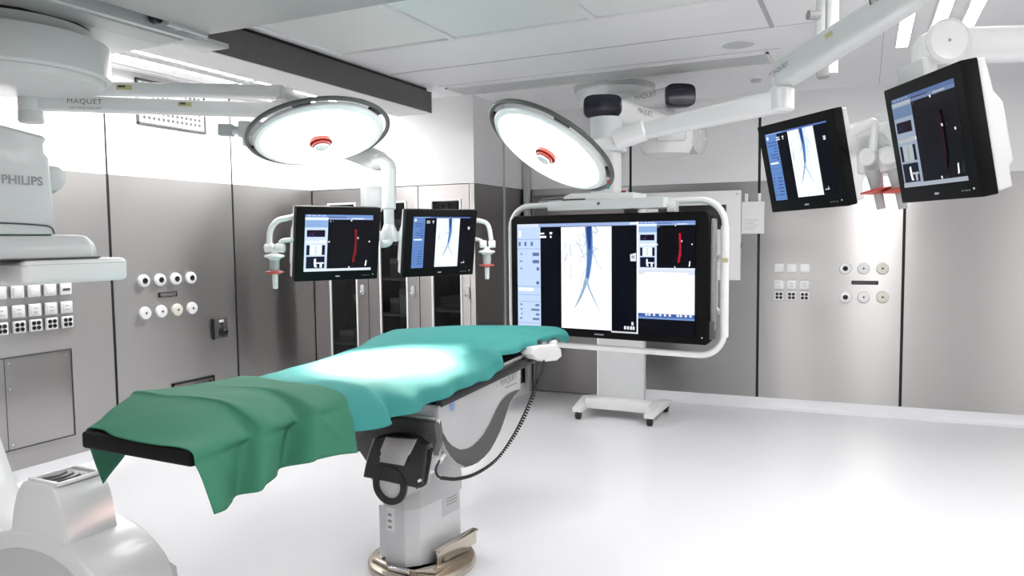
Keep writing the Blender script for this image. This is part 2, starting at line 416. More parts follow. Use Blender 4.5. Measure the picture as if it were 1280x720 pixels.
# access panel low on the wall
o = thing('access_panel', 'large grey access panel low on left wall under the sockets', 'access panel', fitting_frame(LW, 2.86, .55))
MB().box(-.505, .505, -.006, .002, -.303, .303, 0, .002).build('leaf', ['brushed'], o, local=True)
fr = MB()
for (a, b, c, d) in ((-.512, -.505, -.31, .31), (.505, .512, -.31, .31), (-.505, .505, -.31, -.303), (-.505, .505, .303, .31)): fr.box(a, b, -.009, .001, c, d)
fr.build('frame', ['dgrey'], o, local=True)
MB().box(.052, .056, -.0075, 0, -.303, .303).build('joint', ['dgrey'], o, local=True)
for x, z in ((.08, .27), (.08, -.27), (.08, .1), (.47, .27)): MB().cyl((x, -.011, z), (x, -.005, z), .007, 12).build('screw', ['chrome'], o, local=True)

# perforated air grille on the white upper wall
ya, yb = 3.975, 4.632; za, zb = 2.512, 2.86
o = thing('air_grille', 'white perforated air grille high on left wall behind the ceiling arm', 'grille', fitting_frame(LW, (ya + yb) / 2, (za + zb) / 2))
w, h = (yb - ya) / 2, (zb - za) / 2
fr = MB()
for (a, b, c, d) in ((-w, -w + .018, -h, h), (w - .018, w, -h, h), (-w, w, -h, -h + .018), (-w, w, h - .018, h)): fr.box(a, b, -.02, 0, c, d, 0, .003)
fr.build('frame', ['dgrey'], o, local=True)
MB().box(-w + .015, w - .015, -.012, 0, -h + .015, h - .015).build('panel', ['white'], o, local=True)
pb = MB()
for i in range(13):
    for j in range(7):
        x = -w + .065 + i * .0440; z = -h + .058 + j * .042
        pb.lathe([(.0145, .0120), (.0145, .0132), (0, .0132)], Mx.Translation(V((x, 0, z))) @ Mx.Rotation(PI / 2, 4, 'X'), 10)
pb.build('perforation', ['ink'], o, local=True)['kind'] = 'stuff'

# low hatch behind the table and the small white box near the corner
y0, z1 = lx(215, 478); y1, _ = lx(267.5, 470.5)
o = thing('wall_hatch', 'steel wall hatch with black edge low behind the green cloth', 'hatch', fitting_frame(LW, (y0 + y1) / 2, .28))
w = (y1 - y0) / 2
MB().box(-w + .014, w - .014, -.006, .002, -.16, .16, 0, .002).build('leaf', ['brushed'], o, local=True)
fr = MB()
for (a, b, c, d) in ((-w, -w + .016, -.175, .175), (w - .016, w, -.175, .175), (-w, w, -.175, -.16), (-w, w, .16, .175)): fr.box(a, b, -.01, .001, c, d)
fr.build('frame', ['black'], o, local=True)
MB().cyl((w - .05, -.014, .135), (w - .05, -.005, .135), .009, 12).build('lock', ['black'], o, local=True)
o = thing('wall_junction_box', 'small white box low on left wall near the corner', 'box', fitting_frame(LW, 5.335, .315))
MB().box(-.05, .05, -.05, 0, -.035, .035, 0, .008).build('body', ['white'], o, local=True)
MB().box(-.035, .035, -.053, -.048, -.02, .02, 0, .004).build('lid', ['pale'], o, local=True)

# back wall sockets and outlets
def bx(px_, py_): p = bs(px_, py_); return p.x, p.z
bc = [bx(974, 355)[0], bx(989.7, 355)[0], bx(1005.8, 355)[0]]
pn = ['left', 'middle', 'right']
row_of(BW, bc, bx(990, 335)[1], 'rocker', ['plain white switch in top row on back wall, %s one' % n for n in pn], 'switches on the back wall', 'wall_switch', 'switch')
row_of(BW, bc, bx(990, 355.8)[1], 'marks', ['white marked socket in middle row on back wall, %s one' % n for n in pn], 'marked sockets on the back wall', 'wall_socket', 'socket')
row_of(BW, bc, bx(990, 369.7)[1], 'four', ['four-hole white socket in bottom row on back wall, %s one' % n for n in pn], 'four-hole sockets on the back wall', 'four_hole_socket', 'socket')
for r, py_ in (('upper', 335.5), ('lower', 371.3)):
    for k, (px_, hole, ring, d) in enumerate(((1056.7, .021, 'white', 'white gas outlet with big black centre'), (1079.5, .008, 'white', 'white gas outlet with pin hole'), (1103.2, .009, 'cream', 'cream gas outlet with pin hole'))):
        x, z = bx(px_, py_)
        make_outlet(fitting_frame(BW, x, z), d + ' in the back wall %s row' % r, 'gas outlets on the back wall', hole, ring)
x, z = bx(1081, 353.3)
name_plate(fitting_frame(BW, x, z), .215, .034, 'narrow dark label plate between the gas outlets on back wall', 'ink')

# x-ray film viewer on the back wall
x0, z1 = bx(804, 242); x1, z0 = bx(926, 350)
o = thing('wall_film_viewer', 'large white wall-mounted viewer panel with black pane behind the big screen', 'viewer panel', fitting_frame(BW, (x0 + x1) / 2, (z0 + z1) / 2))
w, h = (x1 - x0) / 2, (z1 - z0) / 2
MB().box(-w, w, -.06, 0, -h, h, 0, .006).build('housing', ['white'], o, local=True)
MB().box(-w + .16, w - .13, -.064, -.058, h - .36, h - .13, 0, .003).build('black_pane', ['black'], o, local=True)
MB().box(-w + .16, w - .135, -.064, -.058, -h + .1, h - .362, 0, .003).build('grey_pane', ['pale'], o, local=True)
MB().box(w - .145, w - .128, -.067, -.058, h - .58, h - .30).build('edge_strip', ['ink'], o, local=True)
for sx in (-1, 1):
    MB().cyl((sx * (w - .035), -.064, h - .035), (sx * (w - .035), -.058, h - .035), .007, 10).build('screw', ['grey'], o, local=True)
MB().box(w - .002, w + .012, -.05, -.03, -.12, -.07, 0, .002).build('catch', ['grey'], o, local=True)
# paper in a clip holder beside it
x0, z1 = bx(927.5, 252.5); x1, z0 = bx(955.5, 292)
o = thing('paper_sheet', 'white printed sheet in a clear wall holder beside the viewer panel', 'paper', fitting_frame(BW, (x0 + x1) / 2, (z0 + z1) / 2))
w, h = (x1 - x0) / 2, (z1 - z0) / 2
MB().box(-w, w, -.026, -.022, -h, h).build('sheet', ['paper'], o, local=True)
MB().box(-w, w, -.022, -.004, -h, -h + .2, 0, .003).build('holder', ['white'], o, local=True)
for sx in (-.6, .55): MB().box(sx * w - .014, sx * w + .014, -.024, 0, h - .04, h + .075, 0, .004).build('clip', ['white'], o, local=True)
for k in range(6): MB().box(-w + .03, w - .05 - .02 * (k % 3), -.0268, -.0258, -.02 - .018 * k, -.015 - .018 * k).build('printed_line', ['lgrey'], o, local=True)
# fittings at the door
o = thing('door_closer', 'pale door closer at the top of the steel door', 'door closer', BW)
MB().box(.16, .62, -.05, .01, HB - .175, HB - .115, 0, .008).build('body', ['pale'], o, local=True)
MB().beam((.20, -.045, HB - .10), (.52, -.12, HB - .098), .02, .012, bev=.002).build('arm', ['lgrey'], o, local=True)
x, z = bx(781, 238.5)
o = thing('wall_sign', 'small sign with red mark by the black joint above the display', 'sign', fitting_frame(BW, x, z))
MB().box(-.055, .035, -.006, 0, -.035, .035, 0, .002).build('board', ['paper'], o, local=True)
MB().box(-.035, .012, -.0075, -.005, -.022, .002).build('mark', ['red'], o, local=True)

# ------------------------------------------------------------------ cabinets with glazed doors
cab = [(-5.055, -4.39, -4.863, -4.518, 'left-hand'), (-4.388, -3.800, -4.255, -3.930, 'middle'), (-3.798, -3.252, -3.665, -3.338, 'right-hand')]
ZT, ZW1, ZW0 = HB, 1.972, .30
def cabinet(x0, x1, a, b, nm_, cont):
    o = thing('steel_cabinet', 'tall steel cabinet with glazed door, %s of the three in the recess' % nm_, 'cabinet', (0.5 * (x0 + x1), YC + .3, 0), 'steel cabinets in the recess')
    c = MB(); d = .5; y = YC + .024
    c.box(x0, x0 + .02, y, y + d, .02, ZT); c.box(x1 - .02, x1, y, y + d, .02, ZT); c.box(x0 + .02, x1 - .02, y + d - .015, y + d, .02, ZT)
    c.box(x0 + .02, x1 - .02, y, y + d - .015, ZT - .02, ZT); c.box(x0 + .02, x1 - .02, y, y + d - .015, .0, .06)
    c.build('carcass', ['dgrey'], o)
    dd = MB(); g = .003
    for (p, q, r, s) in ((x0 + g, a, .03, ZT - g), (b, x1 - g, .03, ZT - g), (a, b, ZW1, ZT - g), (a, b, .03, ZW0)): dd.box(p, q, YC, YC + .022, r, s)
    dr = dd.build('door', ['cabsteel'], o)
    f = MB(); t = .018
    for (p, q, r, s) in ((a, a + t, ZW0, ZW1), (b - t, b, ZW0, ZW1), (a + t, b - t, ZW1 - t, ZW1), (a + t, b - t, ZW0, ZW0 + t)): f.box(p, q, YC - .008, YC + .022, r, s, 0, .002)
    f.build('window_frame', ['white'], dr)
    MB().box(a + t, b - t, YC + .006, YC + .012, ZW0 + t, ZW1 - t).build('glass_pane', ['glass'], dr)
    hx = b + .058
    MB().prism([(hx + .022 * math.cos(i * PI / 8), 1.115 + (.03 if math.sin(i * PI / 8) > 0 else -.03) + .022 * math.sin(i * PI / 8)) for i in range(16)], 'y', YC - .012, YC, 0, .003).build('lock_plate', ['lgrey'], dr)
    MB().cyl((hx, YC - .04, 1.09), (hx, YC - .01, 1.09), .013, 16, bev=.003).build('handle', ['chrome'], dr)
    for z in cont:
        MB().box(x0 + .022, x1 - .022, YC + .05, YC + .5, z, z + .018).build('shelf', ['lgrey'], o)
    return o
cabinet(*cab[0], [.55, 1.25]); cabinet(*cab[1], [.86, 1.21, 1.55]); cabinet(*cab[2], [.55, .92, 1.27, 1.62])
def carton(x0, x1, y0, y1, z0, z1, label, mt='boxes', name='carton', cat='box', group=None):
    o = thing(name, label, cat, ((x0 + x1) / 2, (y0 + y1) / 2, z0), group)
    MB().box(x0, x1, y0, y1, z0, z1, 0, .004).build('body', [mt], o)
    MB().box(x0 - .001, x1 + .001, y0 - .001, y0 + .03, z1 - .05, z1 + .001).build('lid_edge', ['lgrey'], o)
o = thing('leaning_board', 'narrow grey board leaning inside the left-hand cabinet', 'board', (-4.6, 6.15, .57))
MB().beam((-4.585, 6.2, .578), (-4.66, 6.1, 1.06), .05, .012, upv=(0, 1, 0), bev=.003).build('board', ['lgrey'], o)
MB().beam((-4.6, 6.19, .60), (-4.605, 6.183, .64), .056, .016, upv=(0, 1, 0), bev=.003).build('end_cap', ['grey'], o)
carton(-4.83, -4.66, 6.05, 6.3, .568, .69, 'low dark carton on the shelf of the left-hand cabinet')
carton(-4.10, -3.94, 6.06, 6.3, .878, 1.12, 'pale carton standing on the lowest shelf of the middle cabinet', 'paper')
carton(-4.22, -4.12, 6.08, 6.3, .878, 1.03, 'dark carton beside the pale carton in the middle cabinet')
carton(-4.20, -4.02, 6.06, 6.3, 1.228, 1.42, 'grey carton on the second shelf of the middle cabinet')
carton(-4.0, -3.92, 6.08, 6.25, 1.228, 1.30, 'white packet at the right on the second shelf of the middle cabinet', 'paper', 'packet', 'packet')
carton(-4.2, -3.95, 6.06, 6.3, 1.568, 1.80, 'dark carton on the top shelf of the middle cabinet')
for i, (z, lb) in enumerate(((.938, 'lower'), (1.288, 'upper'))):
    for k in range(2):
        o = thing('folded_linen', 'folded dark linen on the %s visible shelf of the right-hand cabinet, %s layer' % (lb, ('bottom', 'top')[k]), 'linen', (-3.5, 6.2, z + k * .062), 'folded linen in the cabinet')
        MB().box(-3.65, -3.36, 6.06, 6.34, z + k * .062, z + k * .062 + .058, 0, .022, 3).build('cloth', ['boxes'], o)
        MB().box(-3.64, -3.37, 6.055, 6.10, z + k * .062 + .026, z + k * .062 + .031).build('fold', ['dgrey'], o)
o = thing('paper_sheet', 'small pale notice inside the top of the right-hand cabinet', 'paper', (-3.60, 6.1, 1.638))
MB().box(-3.645, -3.565, 6.09, 6.10, 1.638, 1.96).build('sheet', ['lgrey'], o)
MB().box(-3.62, -3.59, 6.088, 6.0895, 1.74, 1.93).build('print', ['ink'], o)

# ------------------------------------------------------------------ ceiling fittings
def tube_light(x0, x1, y0, y1, label, group, depth=.022):
    o = thing('ceiling_light', label, 'ceiling light', ((x0 + x1) / 2, (y0 + y1) / 2, HC), group)
    fr = MB(); t = .012
    for (a, b, c, d) in ((x0 - t, x0, y0 - t, y1 + t), (x1, x1 + t, y0 - t, y1 + t), (x0, x1, y0 - t, y0), (x0, x1, y1, y1 + t)): fr.box(a, b, c, d, HC - depth, HC)
    fr.build('frame', ['white'], o)
    MB().box(x0, x1, y0, y1, HC - depth + .004, HC - .002, 0).build('tube', ['tube'], o)
tube_light(.165, .235, 3.4, 5.80, 'bright ceiling strip light, leftmost of the three above the right monitors', 'strip lights over the right monitors')
tube_light(.345, .415, 3.4, 5.75, 'bright ceiling strip light, middle of the three above the right monitors', 'strip lights over the right monitors')
tube_light(.505, .575, 3.4, 5.70, 'bright ceiling strip light, rightmost of the three above the right monitors', 'strip lights over the right monitors')
tube_light(-4.44, -4.395, 2.5, 4.53, 'near strip light on left side of ceiling, closer to the dark beam', 'strip lights along the left ceiling')
tube_light(-4.635, -4.585, 2.5, 4.53, 'near strip light on left side of ceiling, closer to the wall', 'strip lights along the left ceiling')
tube_light(-4.44, -4.395, 4.58, 5.66, 'far strip light on left side of ceiling, closer to the dark beam', 'strip lights along the left ceiling')
tube_light(-4.635, -4.585, 4.58, 5.72, 'far strip light on left side of ceiling, closer to the wall', 'strip lights along the left ceiling')
# slot diffuser
o = thing('air_slot', 'long grey slot diffuser in the ceiling in front of back wall', 'air diffuser', (-2, 5.75, HC))
a0, a1, c0, c1 = -3.27, -.64, 5.59, 5.93
fr = MB()
for (a, b, c, d) in ((a0, a1, c1 - .02, c1), (a0, a1, c0, c0 + .012), (a0, a0 + .02, c0, c1), (a1 - .02, a1, c0, c1)): fr.box(a, b, c, d, HC - .014, HC)
fr.build('frame', ['white'], o)
MB().box(a0 + .02, a1 - .02, c0 + .012, c1 - .02, HC - .009, HC - .001).build('mesh_plate', ['lgrey'], o)
o = thing('ceiling_speaker', 'flat round grey speaker in the ceiling', 'speaker', (-.80, 5.27, HC))
MB().lathe([(.105, 0), (.10, -.008), (.085, -.012), (0, -.012)], Mx.Translation(V((-.80, 5.27, HC))), 32).build('grille', ['lgrey'], o)
MB().lathe([(.112, 0), (.112, -.006), (.104, -.009), (.104, 0)], Mx.Translation(V((-.80, 5.27, HC))), 32).build('rim', ['ceil'], o)
o = thing('smoke_detector', 'small round white smoke detector on the ceiling', 'smoke detector', (-.825, 6.38, HC))
T = Mx.Translation(V((-.825, 6.38, HC)))
MB().lathe([(.055, 0), (.055, -.02), (.045, -.028), (0, -.028)], T, 24).build('base', ['white'], o)
MB().lathe([(.040, -.0281), (.040, -.045), (.03, -.052), (0, -.052)], T, 24).build('sensor', ['lgrey'], o)

# dark ceiling beam (rail of the C-arm)
o = thing('ceiling_rail_beam', 'long dark grey rail beam under the ceiling', 'rail beam', (-3.58, 3.5, HC))
MB().box(-3.755, -3.40, .4, 5.57, 2.692, 2.868, 0, .004).build('beam_body', ['beam'], o)
MB().box(-3.75, -3.407, .4, 5.56, 2.6885, 2.6925).build('underside', ['paint'], o)
MB().box(-3.74, -3.43, .4, 5.55, 2.868, HC).build('shadow_gap', ['black'], o)
MB().box(-3.757, -3.398, 5.57, 5.582, 2.690, 2.87, 0, .002).build('end_cap', ['grey'], o)

# hanging rod with a dark clamp
p = at(1039, 97, 3.75); 
o = thing('hanging_rod', 'white ceiling rod with dark clamp at its foot behind the lamp arm', 'rod', (p.x, p.y, HC))
MB().cyl((p.x, p.y, p.z + .02), (p.x, p.y, HC), .030, 20).build('rod', ['white'], o)
MB().box(p.x - .075, p.x - .03, p.y - .03, p.y + .03, p.z + .08, HC, 0, .006).build('side_rail', ['lgrey'], o)
MB().box(p.x - .07, p.x - .008, p.y - .04, p.y + .035, p.z, p.z + .16, 0, .014).build('clamp', ['grey'], o)
MB().box(p.x - .064, p.x - .02, p.y - .0425, p.y - .03, p.z + .09, p.z + .14, 0, .004).build('clamp_mouth', ['black'], o)
q = at(1028, 18, 3.72); MB().cyl((p.x - .11, p.y - .05, q.z), (p.x - .06, p.y - .02, q.z), .024, 16).build('knob', ['grey'], o)

# ------------------------------------------------------------------ screens
def C_(r, g, b): return lin((r, g, b))
class Screen:                                          # picture laid out in 0..1 (u right, v down)
    def __init__(s, w, h, cx=0, cz=0): s.w, s.h, s.cx, s.cz, s.mb, s.k = w, h, cx, cz, MB(), 0
    def p(s, u, v): return (s.cx + (u - .5) * s.w, -.0006 - .00012 * s.k, s.cz + (.5 - v) * s.h)
    def poly(s, pts, col, mul=1.):
        s.k += 1; c = tuple(x * mul for x in C_(*col))
        s.mb.add([s.p(u, v) for u, v in pts], [tuple(range(len(pts)))], 0, None, c)
    def rect(s, u0, v0, u1, v1, col, mul=1.): s.poly([(u0, v1), (u1, v1), (u1, v0), (u0, v0)], col, mul)
    def line(s, pts, wd, col, asp=1.):                 # tapering ribbon
        s.k += 1; c = C_(*col); n = len(pts); L = []; Rr = []
        for i, (u, v) in enumerate(pts):
            a = pts[max(i - 1, 0)]; b = pts[min(i + 1, n - 1)]
            dx, dy = (b[0] - a[0]) * asp, b[1] - a[1]; d = math.hypot(dx, dy) or 1; w_ = wd[i] if isinstance(wd, (list, tuple)) else wd
            L.append((u - dy / d * w_ / asp, v + dx / d * w_)); Rr.append((u + dy / d * w_ / asp, v - dx / d * w_))
        s.mb.add([s.p(*q) for q in L + Rr], [(i, i + 1, n + i + 1, n + i) for i in range(n - 1)], 0, None, c)
    def rows(s, u0, u1, v0, dv, n, col, hgt=.010, seed=1):
        rg = random.Random(seed)
        for i in range(n):
            w_ = (u1 - u0) * rg.uniform(.35, 1); s.rect(u1 - w_, v0 + i * dv, u1, v0 + i * dv + hgt, col)
def vessels(s, u0, v0, u1, v1, seed=3, pale=(232, 244, 248)):
    W, H = u1 - u0, v1 - v0; asp = s.w / s.h; rg = random.Random(seed)
    def q(a, b): return (u0 + a * W, v0 + b * H)
    s.rect(u0, v0, u1, v1, pale)
    def br(x, y, ang, n, st, w_, col):
        pts = [(x, y)]
        for i in range(n):
            ang += rg.uniform(-.7, .7); x += math.cos(ang) * st * .55; y += math.sin(ang) * st
            if not (.03 < x < .97 and .02 < y < .97): break
            pts.append((x, y))
        if len(pts) > 1: s.line([q(*t) for t in pts], w_, col, asp)
    for i in range(16):
        y = rg.uniform(.05, .42); side = rg.choice((-1, 1))
        br(.57 + side * .05, y, (PI if side < 0 else 0) + rg.uniform(-.5, .9) * side, rg.randint(4, 9), .055, .0026, (150, 174, 198))
    for i in range(22):
        br(rg.uniform(.1, .9), rg.uniform(.1, .6), rg.uniform(0, 6.2), rg.randint(3, 6), .045, .0013, rg.choice(((188, 206, 220), (204, 218, 228))))
    for i in range(6): br(rg.uniform(.08, .2), rg.uniform(.12, .40), 1.5, 4, .03, .003, (150, 172, 192))
    for k, col in ((1.0, (158, 182, 212)), (.84, (112, 146, 192)), (.62, (78, 112, 168))):
        s.line([q(.56, 0), q(.575, .12), q(.585, .24), q(.57, .36), q(.545, .46), q(.52, .53)], [.042 * k * H, .040 * k * H, .036 * k * H, .029 * k * H, .025 * k * H, .020 * k * H], col, asp)
    s.line([q(.565, .0), q(.575, .1), q(.58, .22)], [.030 * H, .026 * H, .010 * H], (40, 66, 130), asp)
    s.line([q(.53, .50), q(.45, .62), q(.36, .72), q(.27, .80)], [.019 * H, .014 * H, .010 * H, .002 * H], (136, 164, 192), asp)
    s.line([q(.51, .50), q(.57, .60), q(.66, .70), q(.76, .80), q(.82, .92)], [.013 * H, .010 * H, .007 * H, .003 * H, .001 * H], (156, 180, 202), asp)
    s.line([q(.68, 0), q(.74, .04), q(.72, .07), q(.66, .05)], .004 * H, (90, 120, 155), asp)
def pic_angio():
    s = Screen(.376, .301, 0, .006)
    s.rect(0, 0, 1, 1, (6, 7, 16)); s.rect(0, 0, 1, .022, (82, 112, 178)); s.rect(.02, .004, .3, .016, (150, 175, 215))
    s.rect(0, .022, .2, 1, (92, 128, 186)); s.rect(.02, .04, .055, .09, (220, 232, 245)); s.rows(.03, .18, .13, .045, 6, (48, 72, 128), .012, 2)
    s.rows(.10, .18, .36, .03, 2, (40, 60, 110), .012, 4); s.rect(.02, .43, .16, .455, (235, 242, 250)); s.rect(0, .52, .2, .524, (60, 90, 150)); s.rect(0, .60, .2, .604, (60, 90, 150))
    s.rows(.08, .18, .66, .05, 6, (44, 66, 120), .014, 5); s.rows(.02, .05, .66, .05, 6, (44, 66, 120), .012, 6)
    vessels(s, .395, .024, .805, .985)
    for (a, b, c, d) in ((.215, .07, .27, .085), (.215, .10, .275, .118), (.31, .07, .345, .085), (.32, .09, .335, .12)): s.rect(a, b, c, d, (225, 228, 235))
    s.poly([(.945, .19), (.985, .19), (.98, .245), (.95, .245)], (215, 220, 228)); s.rect(.955, .205, .967, .222, (60, 65, 80))
    s.rect(.86, .905, .885, .92, (210, 215, 225)); s.rect(.893, .90, .92, .92, (210, 215, 225)); s.rect(.905, .875, .914, .895, (210, 215, 225))
    return s
def mini_recon(s, u0, v0, u1, v1, red=(150, 30, 32), k=1.):
    W, H = u1 - u0, v1 - v0; asp = s.w / s.h
    def rc(a, b, c, d, col): s.rect(u0 + a * W, v0 + b * H, u0 + c * W, v0 + d * H, tuple(int(x * k) for x in col))
    def q(a, b): return (u0 + a * W, v0 + b * H)
    rc(0, 0, 1, 1, (8, 8, 14)); rc(0, 0, 1, .05, (110, 140, 198)); rc(.33, .05, 1, .085, (140, 165, 210)); rc(.33, .04, .6, .052, (60, 50, 80))
    for i in range(4): rc(.03 + i * .07, .012, .08 + i * .07, .03, (190, 205, 235))
    rc(.68, .055, .86, .075, (215, 225, 240))
    rc(0, .05, .33, .97, (196, 214, 240)); rc(0, .05, .33, .085, (224, 232, 244)); rc(0, .10, .33, .225, (140, 172, 216))
    for i in range(4): rc(.02, .115 + i * .027, .31, .122 + i * .027, (120, 150, 198))
    rc(.03, .27, .29, .39, (16, 12, 34)); s.line([q(.06, .385), q(.08, .33), q(.15, .385)], .006 * H, tuple(int(x * k) for x in (70, 60, 140)), asp); s.line([q(.11, .36), q(.16, .28)], .003 * H, tuple(int(x * k) for x in (130, 50, 50)), asp)
    rc(.02, .45, .31, .50, (228, 236, 240)); rc(.03, .455, .2, .462, (180, 195, 205))
    rc(.03, .535, .295, .71, (16, 18, 46)); rc(.075, .53, .25, .71, (226, 236, 240)); rc(.15, .55, .175, .70, (196, 210, 220))
    rc(.03, .735, .295, .945, (14, 20, 42))
    s.poly([q(.14, .78), q(.17, .77), q(.175, .87), q(.19, .93), q(.15, .925), q(.14, .86)], (228, 234, 240), 1); rc(.17, .84, .285, .865, (228, 234, 240)); rc(.225, .86, .26, .935, (228, 234, 240))
    rc(0, .955, 1, 1, (214, 224, 240))
    rr = tuple(int(x * k) for x in red)
    for j, (dw, cc) in enumerate(((1.15, tuple(int(x * .55) for x in rr)), (.8, rr))):
        s.line([q(.735, .25), q(.742, .34), q(.745, .44), q(.748, .54), q(.742, .64), q(.73, .74), q(.712, .85)], [dw * a * H for a in (.020, .026, .022, .022, .024, .024, .018)], cc, asp)
    rg = random.Random(5)
    for i in range(26):
        t = rg.random(); u_ = .738 + .012 * math.sin(t * 3.1) - .03 * max(0, t - .6) + rg.uniform(-.02, .02); v_ = .27 + .56 * t
        s.poly([q(u_ - .006, v_), q(u_, v_ + .014), q(u_ + .006, v_), q(u_, v_ - .014)], (int(rr[0] * 1.25), int(rr[1] * 1.4), int(rr[2] * 1.4)))
    for (a, b) in ((.665, .095), (.345, .475), (.775, .41), (.95, .475), (.655, .935)): s.poly([q(a - .013, b - .012), q(a + .010, b - .016), q(a + .014, b + .010), q(a - .004, b + .016)], (226, 228, 232))
    s.poly([q(.905, .82), q(.925, .81), q(.92, .91), q(.895, .925)], (232, 234, 238))
    rc(.35, .095, .365, .13, (150, 150, 165)); rc(.39, .095, .395, .12, (150, 150, 165))
def pic_recon(k=1., red=(112, 24, 27)):
    s = Screen(.376, .301, 0, .006); mini_recon(s, 0, 0, 1, 1, red, k); return s
def pic_big():
    s = Screen(1.24, .70)
    U = lambda x: (x + .62) / 1.24
    Z_ = lambda z: (.35 - z) / .70
    s.rect(0, 0, 1, 1, (5, 6, 16)); s.rect(0, 0, U(.25), .03, (150, 170, 214)); s.rect(0, .0, .135, .03, (205, 214, 238)); s.rect(U(.20), .006, U(.245), .022, (235, 240, 250))
    a, b = 0, U(-.44)
    s.rect(a, .03, b, 1, (184, 204, 236)); s.rect(.008, .06, .024, .125, (240, 244, 250))
    for v in (.145, .235, .60, .68, .745, .955): s.rect(a, v, b, v + .004, (120, 145, 188))
    for u in (.008, .045, .085): s.rect(u, .17, u + .014, .21, (96, 116, 160))
    s.rows(.095, .137, .275, .07, 3, (96, 112, 150), .032, 2); s.rows(.008, .032, .28, .07, 3, (120, 140, 180), .016, 3); s.rows(.10, .137, .55, .05, 1, (92, 108, 146), .03, 4)
    s.rect(.008, .615, .10, .645, (244, 246, 250)); s.rows(.085, .137, .77, .045, 4, (104, 120, 158), .022, 8); s.rows(.01, .03, .77, .045, 4, (112, 130, 170), .016, 9)
    vessels(s, U(-.282), .035, U(.077), .985, 9, (250, 252, 255))
    for (x0, v0, x1, v1) in ((-.44, .085, -.405, .10), (-.44, .115, -.39, .135), (-.365, .08, -.345, .10), (-.362, .115, -.35, .135)): s.rect(U(x0), v0, U(x1), v1, (232, 234, 240))
    s.poly([(U(.205), .29), (U(.245), .275), (U(.245), .35), (U(.208), .35)], (214, 216, 226)); s.rect(U(.215), .30, U(.235), .325, (150, 150, 170))
    for x in (.165, .185, .205, .222): s.rect(U(x), .935, U(x + .013), .965, (226, 228, 236))
    s.rect(U(.215), .895, U(.228), .925, (226, 228, 236)); s.rect(U(.077), .985, U(.26), 1, (196, 198, 206)); s.rect(U(.25), 0, U(.262), 1, (244, 246, 250))
    mini_recon(s, U(.262), 0, 1, Z_(.052), (170, 24, 44))
    s.rect(U(.262), Z_(.052), 1, Z_(.022), (206, 212, 226)); s.rect(U(.30), Z_(.038), U(.58), Z_(.02), (246, 248, 250))
    s.rect(U(.262), Z_(.024), 1, Z_(-.215), (252, 252, 253)); s.rect(U(.262), Z_(-.215), 1, Z_(-.250), (62, 92, 158)); s.rect(U(.262), Z_(-.238), 1, Z_(-.250), (110, 140, 190))
    for x in (.31, .33, .36, .40, .43, .46, .51, .53, .56, .59): s.rect(U(x), Z_(-.217), U(x + .014), Z_(-.230), (226, 232, 242))
    s.rect(U(.262), Z_(-.25), 1, 1, (6, 6, 12)); 
    return s
def make_monitor(mw, label, group, pic):
    o = thing('flat_monitor', label, 'monitor', mw, group)
    W, H = .2325, .1975
    cs = MB().box(-W, W, 0, .05, -H, H, 0, .005, 3)
    cs.build('bezel', ['bezel'], o, local=True)
    MB().prism([(.048, -H + .006), (.048, H - .003), (.076, H - .006), (.084, .095), (.106, .06), (.110, -.11), (.096, -.125), (.096, -H + .012)], 'x', -W + .004, W - .004, 0, .01, 3).build('back_housing', ['white'], o, local=True)
    sc = pic(); sc.mb.build('screen', ['screen'], o, smooth=0, local=True)
    MB().cyl((W - .03, -.002, -H + .028), (W - .03, .002, -H + .028), .003, 10).build('power_light', ['white'], o, local=True)
    for k in range(4): MB().cyl((W - .09 + .012 * k, -.0018, -H + .024), (W - .09 + .012 * k, .002, -H + .024), .0022, 8).build('button', ['inkgrey'], o, local=True)
    MB().box(-.012, .012, -.0012, .002, -H + .020, -H + .026).build('badge', ['lgrey'], o, local=True)
    return o
L1 = frame((-2.5324, 3.1866, 1.5823), (.4992, .8664, -.004), (.1512, -.0768, .9855))
L2 = frame((-2.2664, 3.7991, 1.5785), (.5250, .8510, .002), (.142, -.0900, .9858))
R1 = frame((-.2594, 3.4379, 1.9058), (.7057, -.7075, .020), (-.1755, -.1239, .9766))
R2 = frame((.1739, 2.7220, 1.9016), (.4042, -.9146, -.0097), (-.1701, -.0856, .9817))
gm = 'twin monitors on ceiling arms'
make_monitor(L1, 'left monitor with red vessel on dark screen, in front of the cabinets', gm, pic_recon)
make_monitor(L2, 'monitor with white vessel scan in front of the cabinets', gm, pic_angio)
make_monitor(R1, 'tilted monitor with white vessel scan hanging before the back wall', gm, pic_angio)
make_monitor(R2, 'tilted monitor with dark red vessel picture at the upper right', gm, lambda: pic_recon(.72, (46, 10, 16)))

def handle_parts(o, p, s=1., d=V((0, 0, -1))):
    # sterile grip: flange, frosted sleeve, red ring, tip, hanging along d from point p
    T = axis_frame(p, d)
    MB().lathe([(.018 * s, -.03 * s), (.02 * s, -.012 * s), (.050 * s, -.004 * s), (.052 * s, .004 * s), (.03 * s, .014 * s), (.026 * s, .02 * s)], T, 28).build('handle_flange', ['white'], o)
    MB().lathe([(.026 * s, .016 * s), (.023 * s, .085 * s)], T, 24).build('handle_sleeve', ['clearish'], o)
    MB().lathe([(.020 * s, .076 * s), (.045 * s, .080 * s), (.047 * s, .086 * s), (.02 * s, .094 * s)], T, 24).build('red_ring', ['red'], o)
    MB().lathe([(.015 * s, .09 * s), (.0135 * s, .165 * s), (.010 * s, .170 * s), (0, .170 * s)], T, 20).build('handle_tip', ['white'], o)
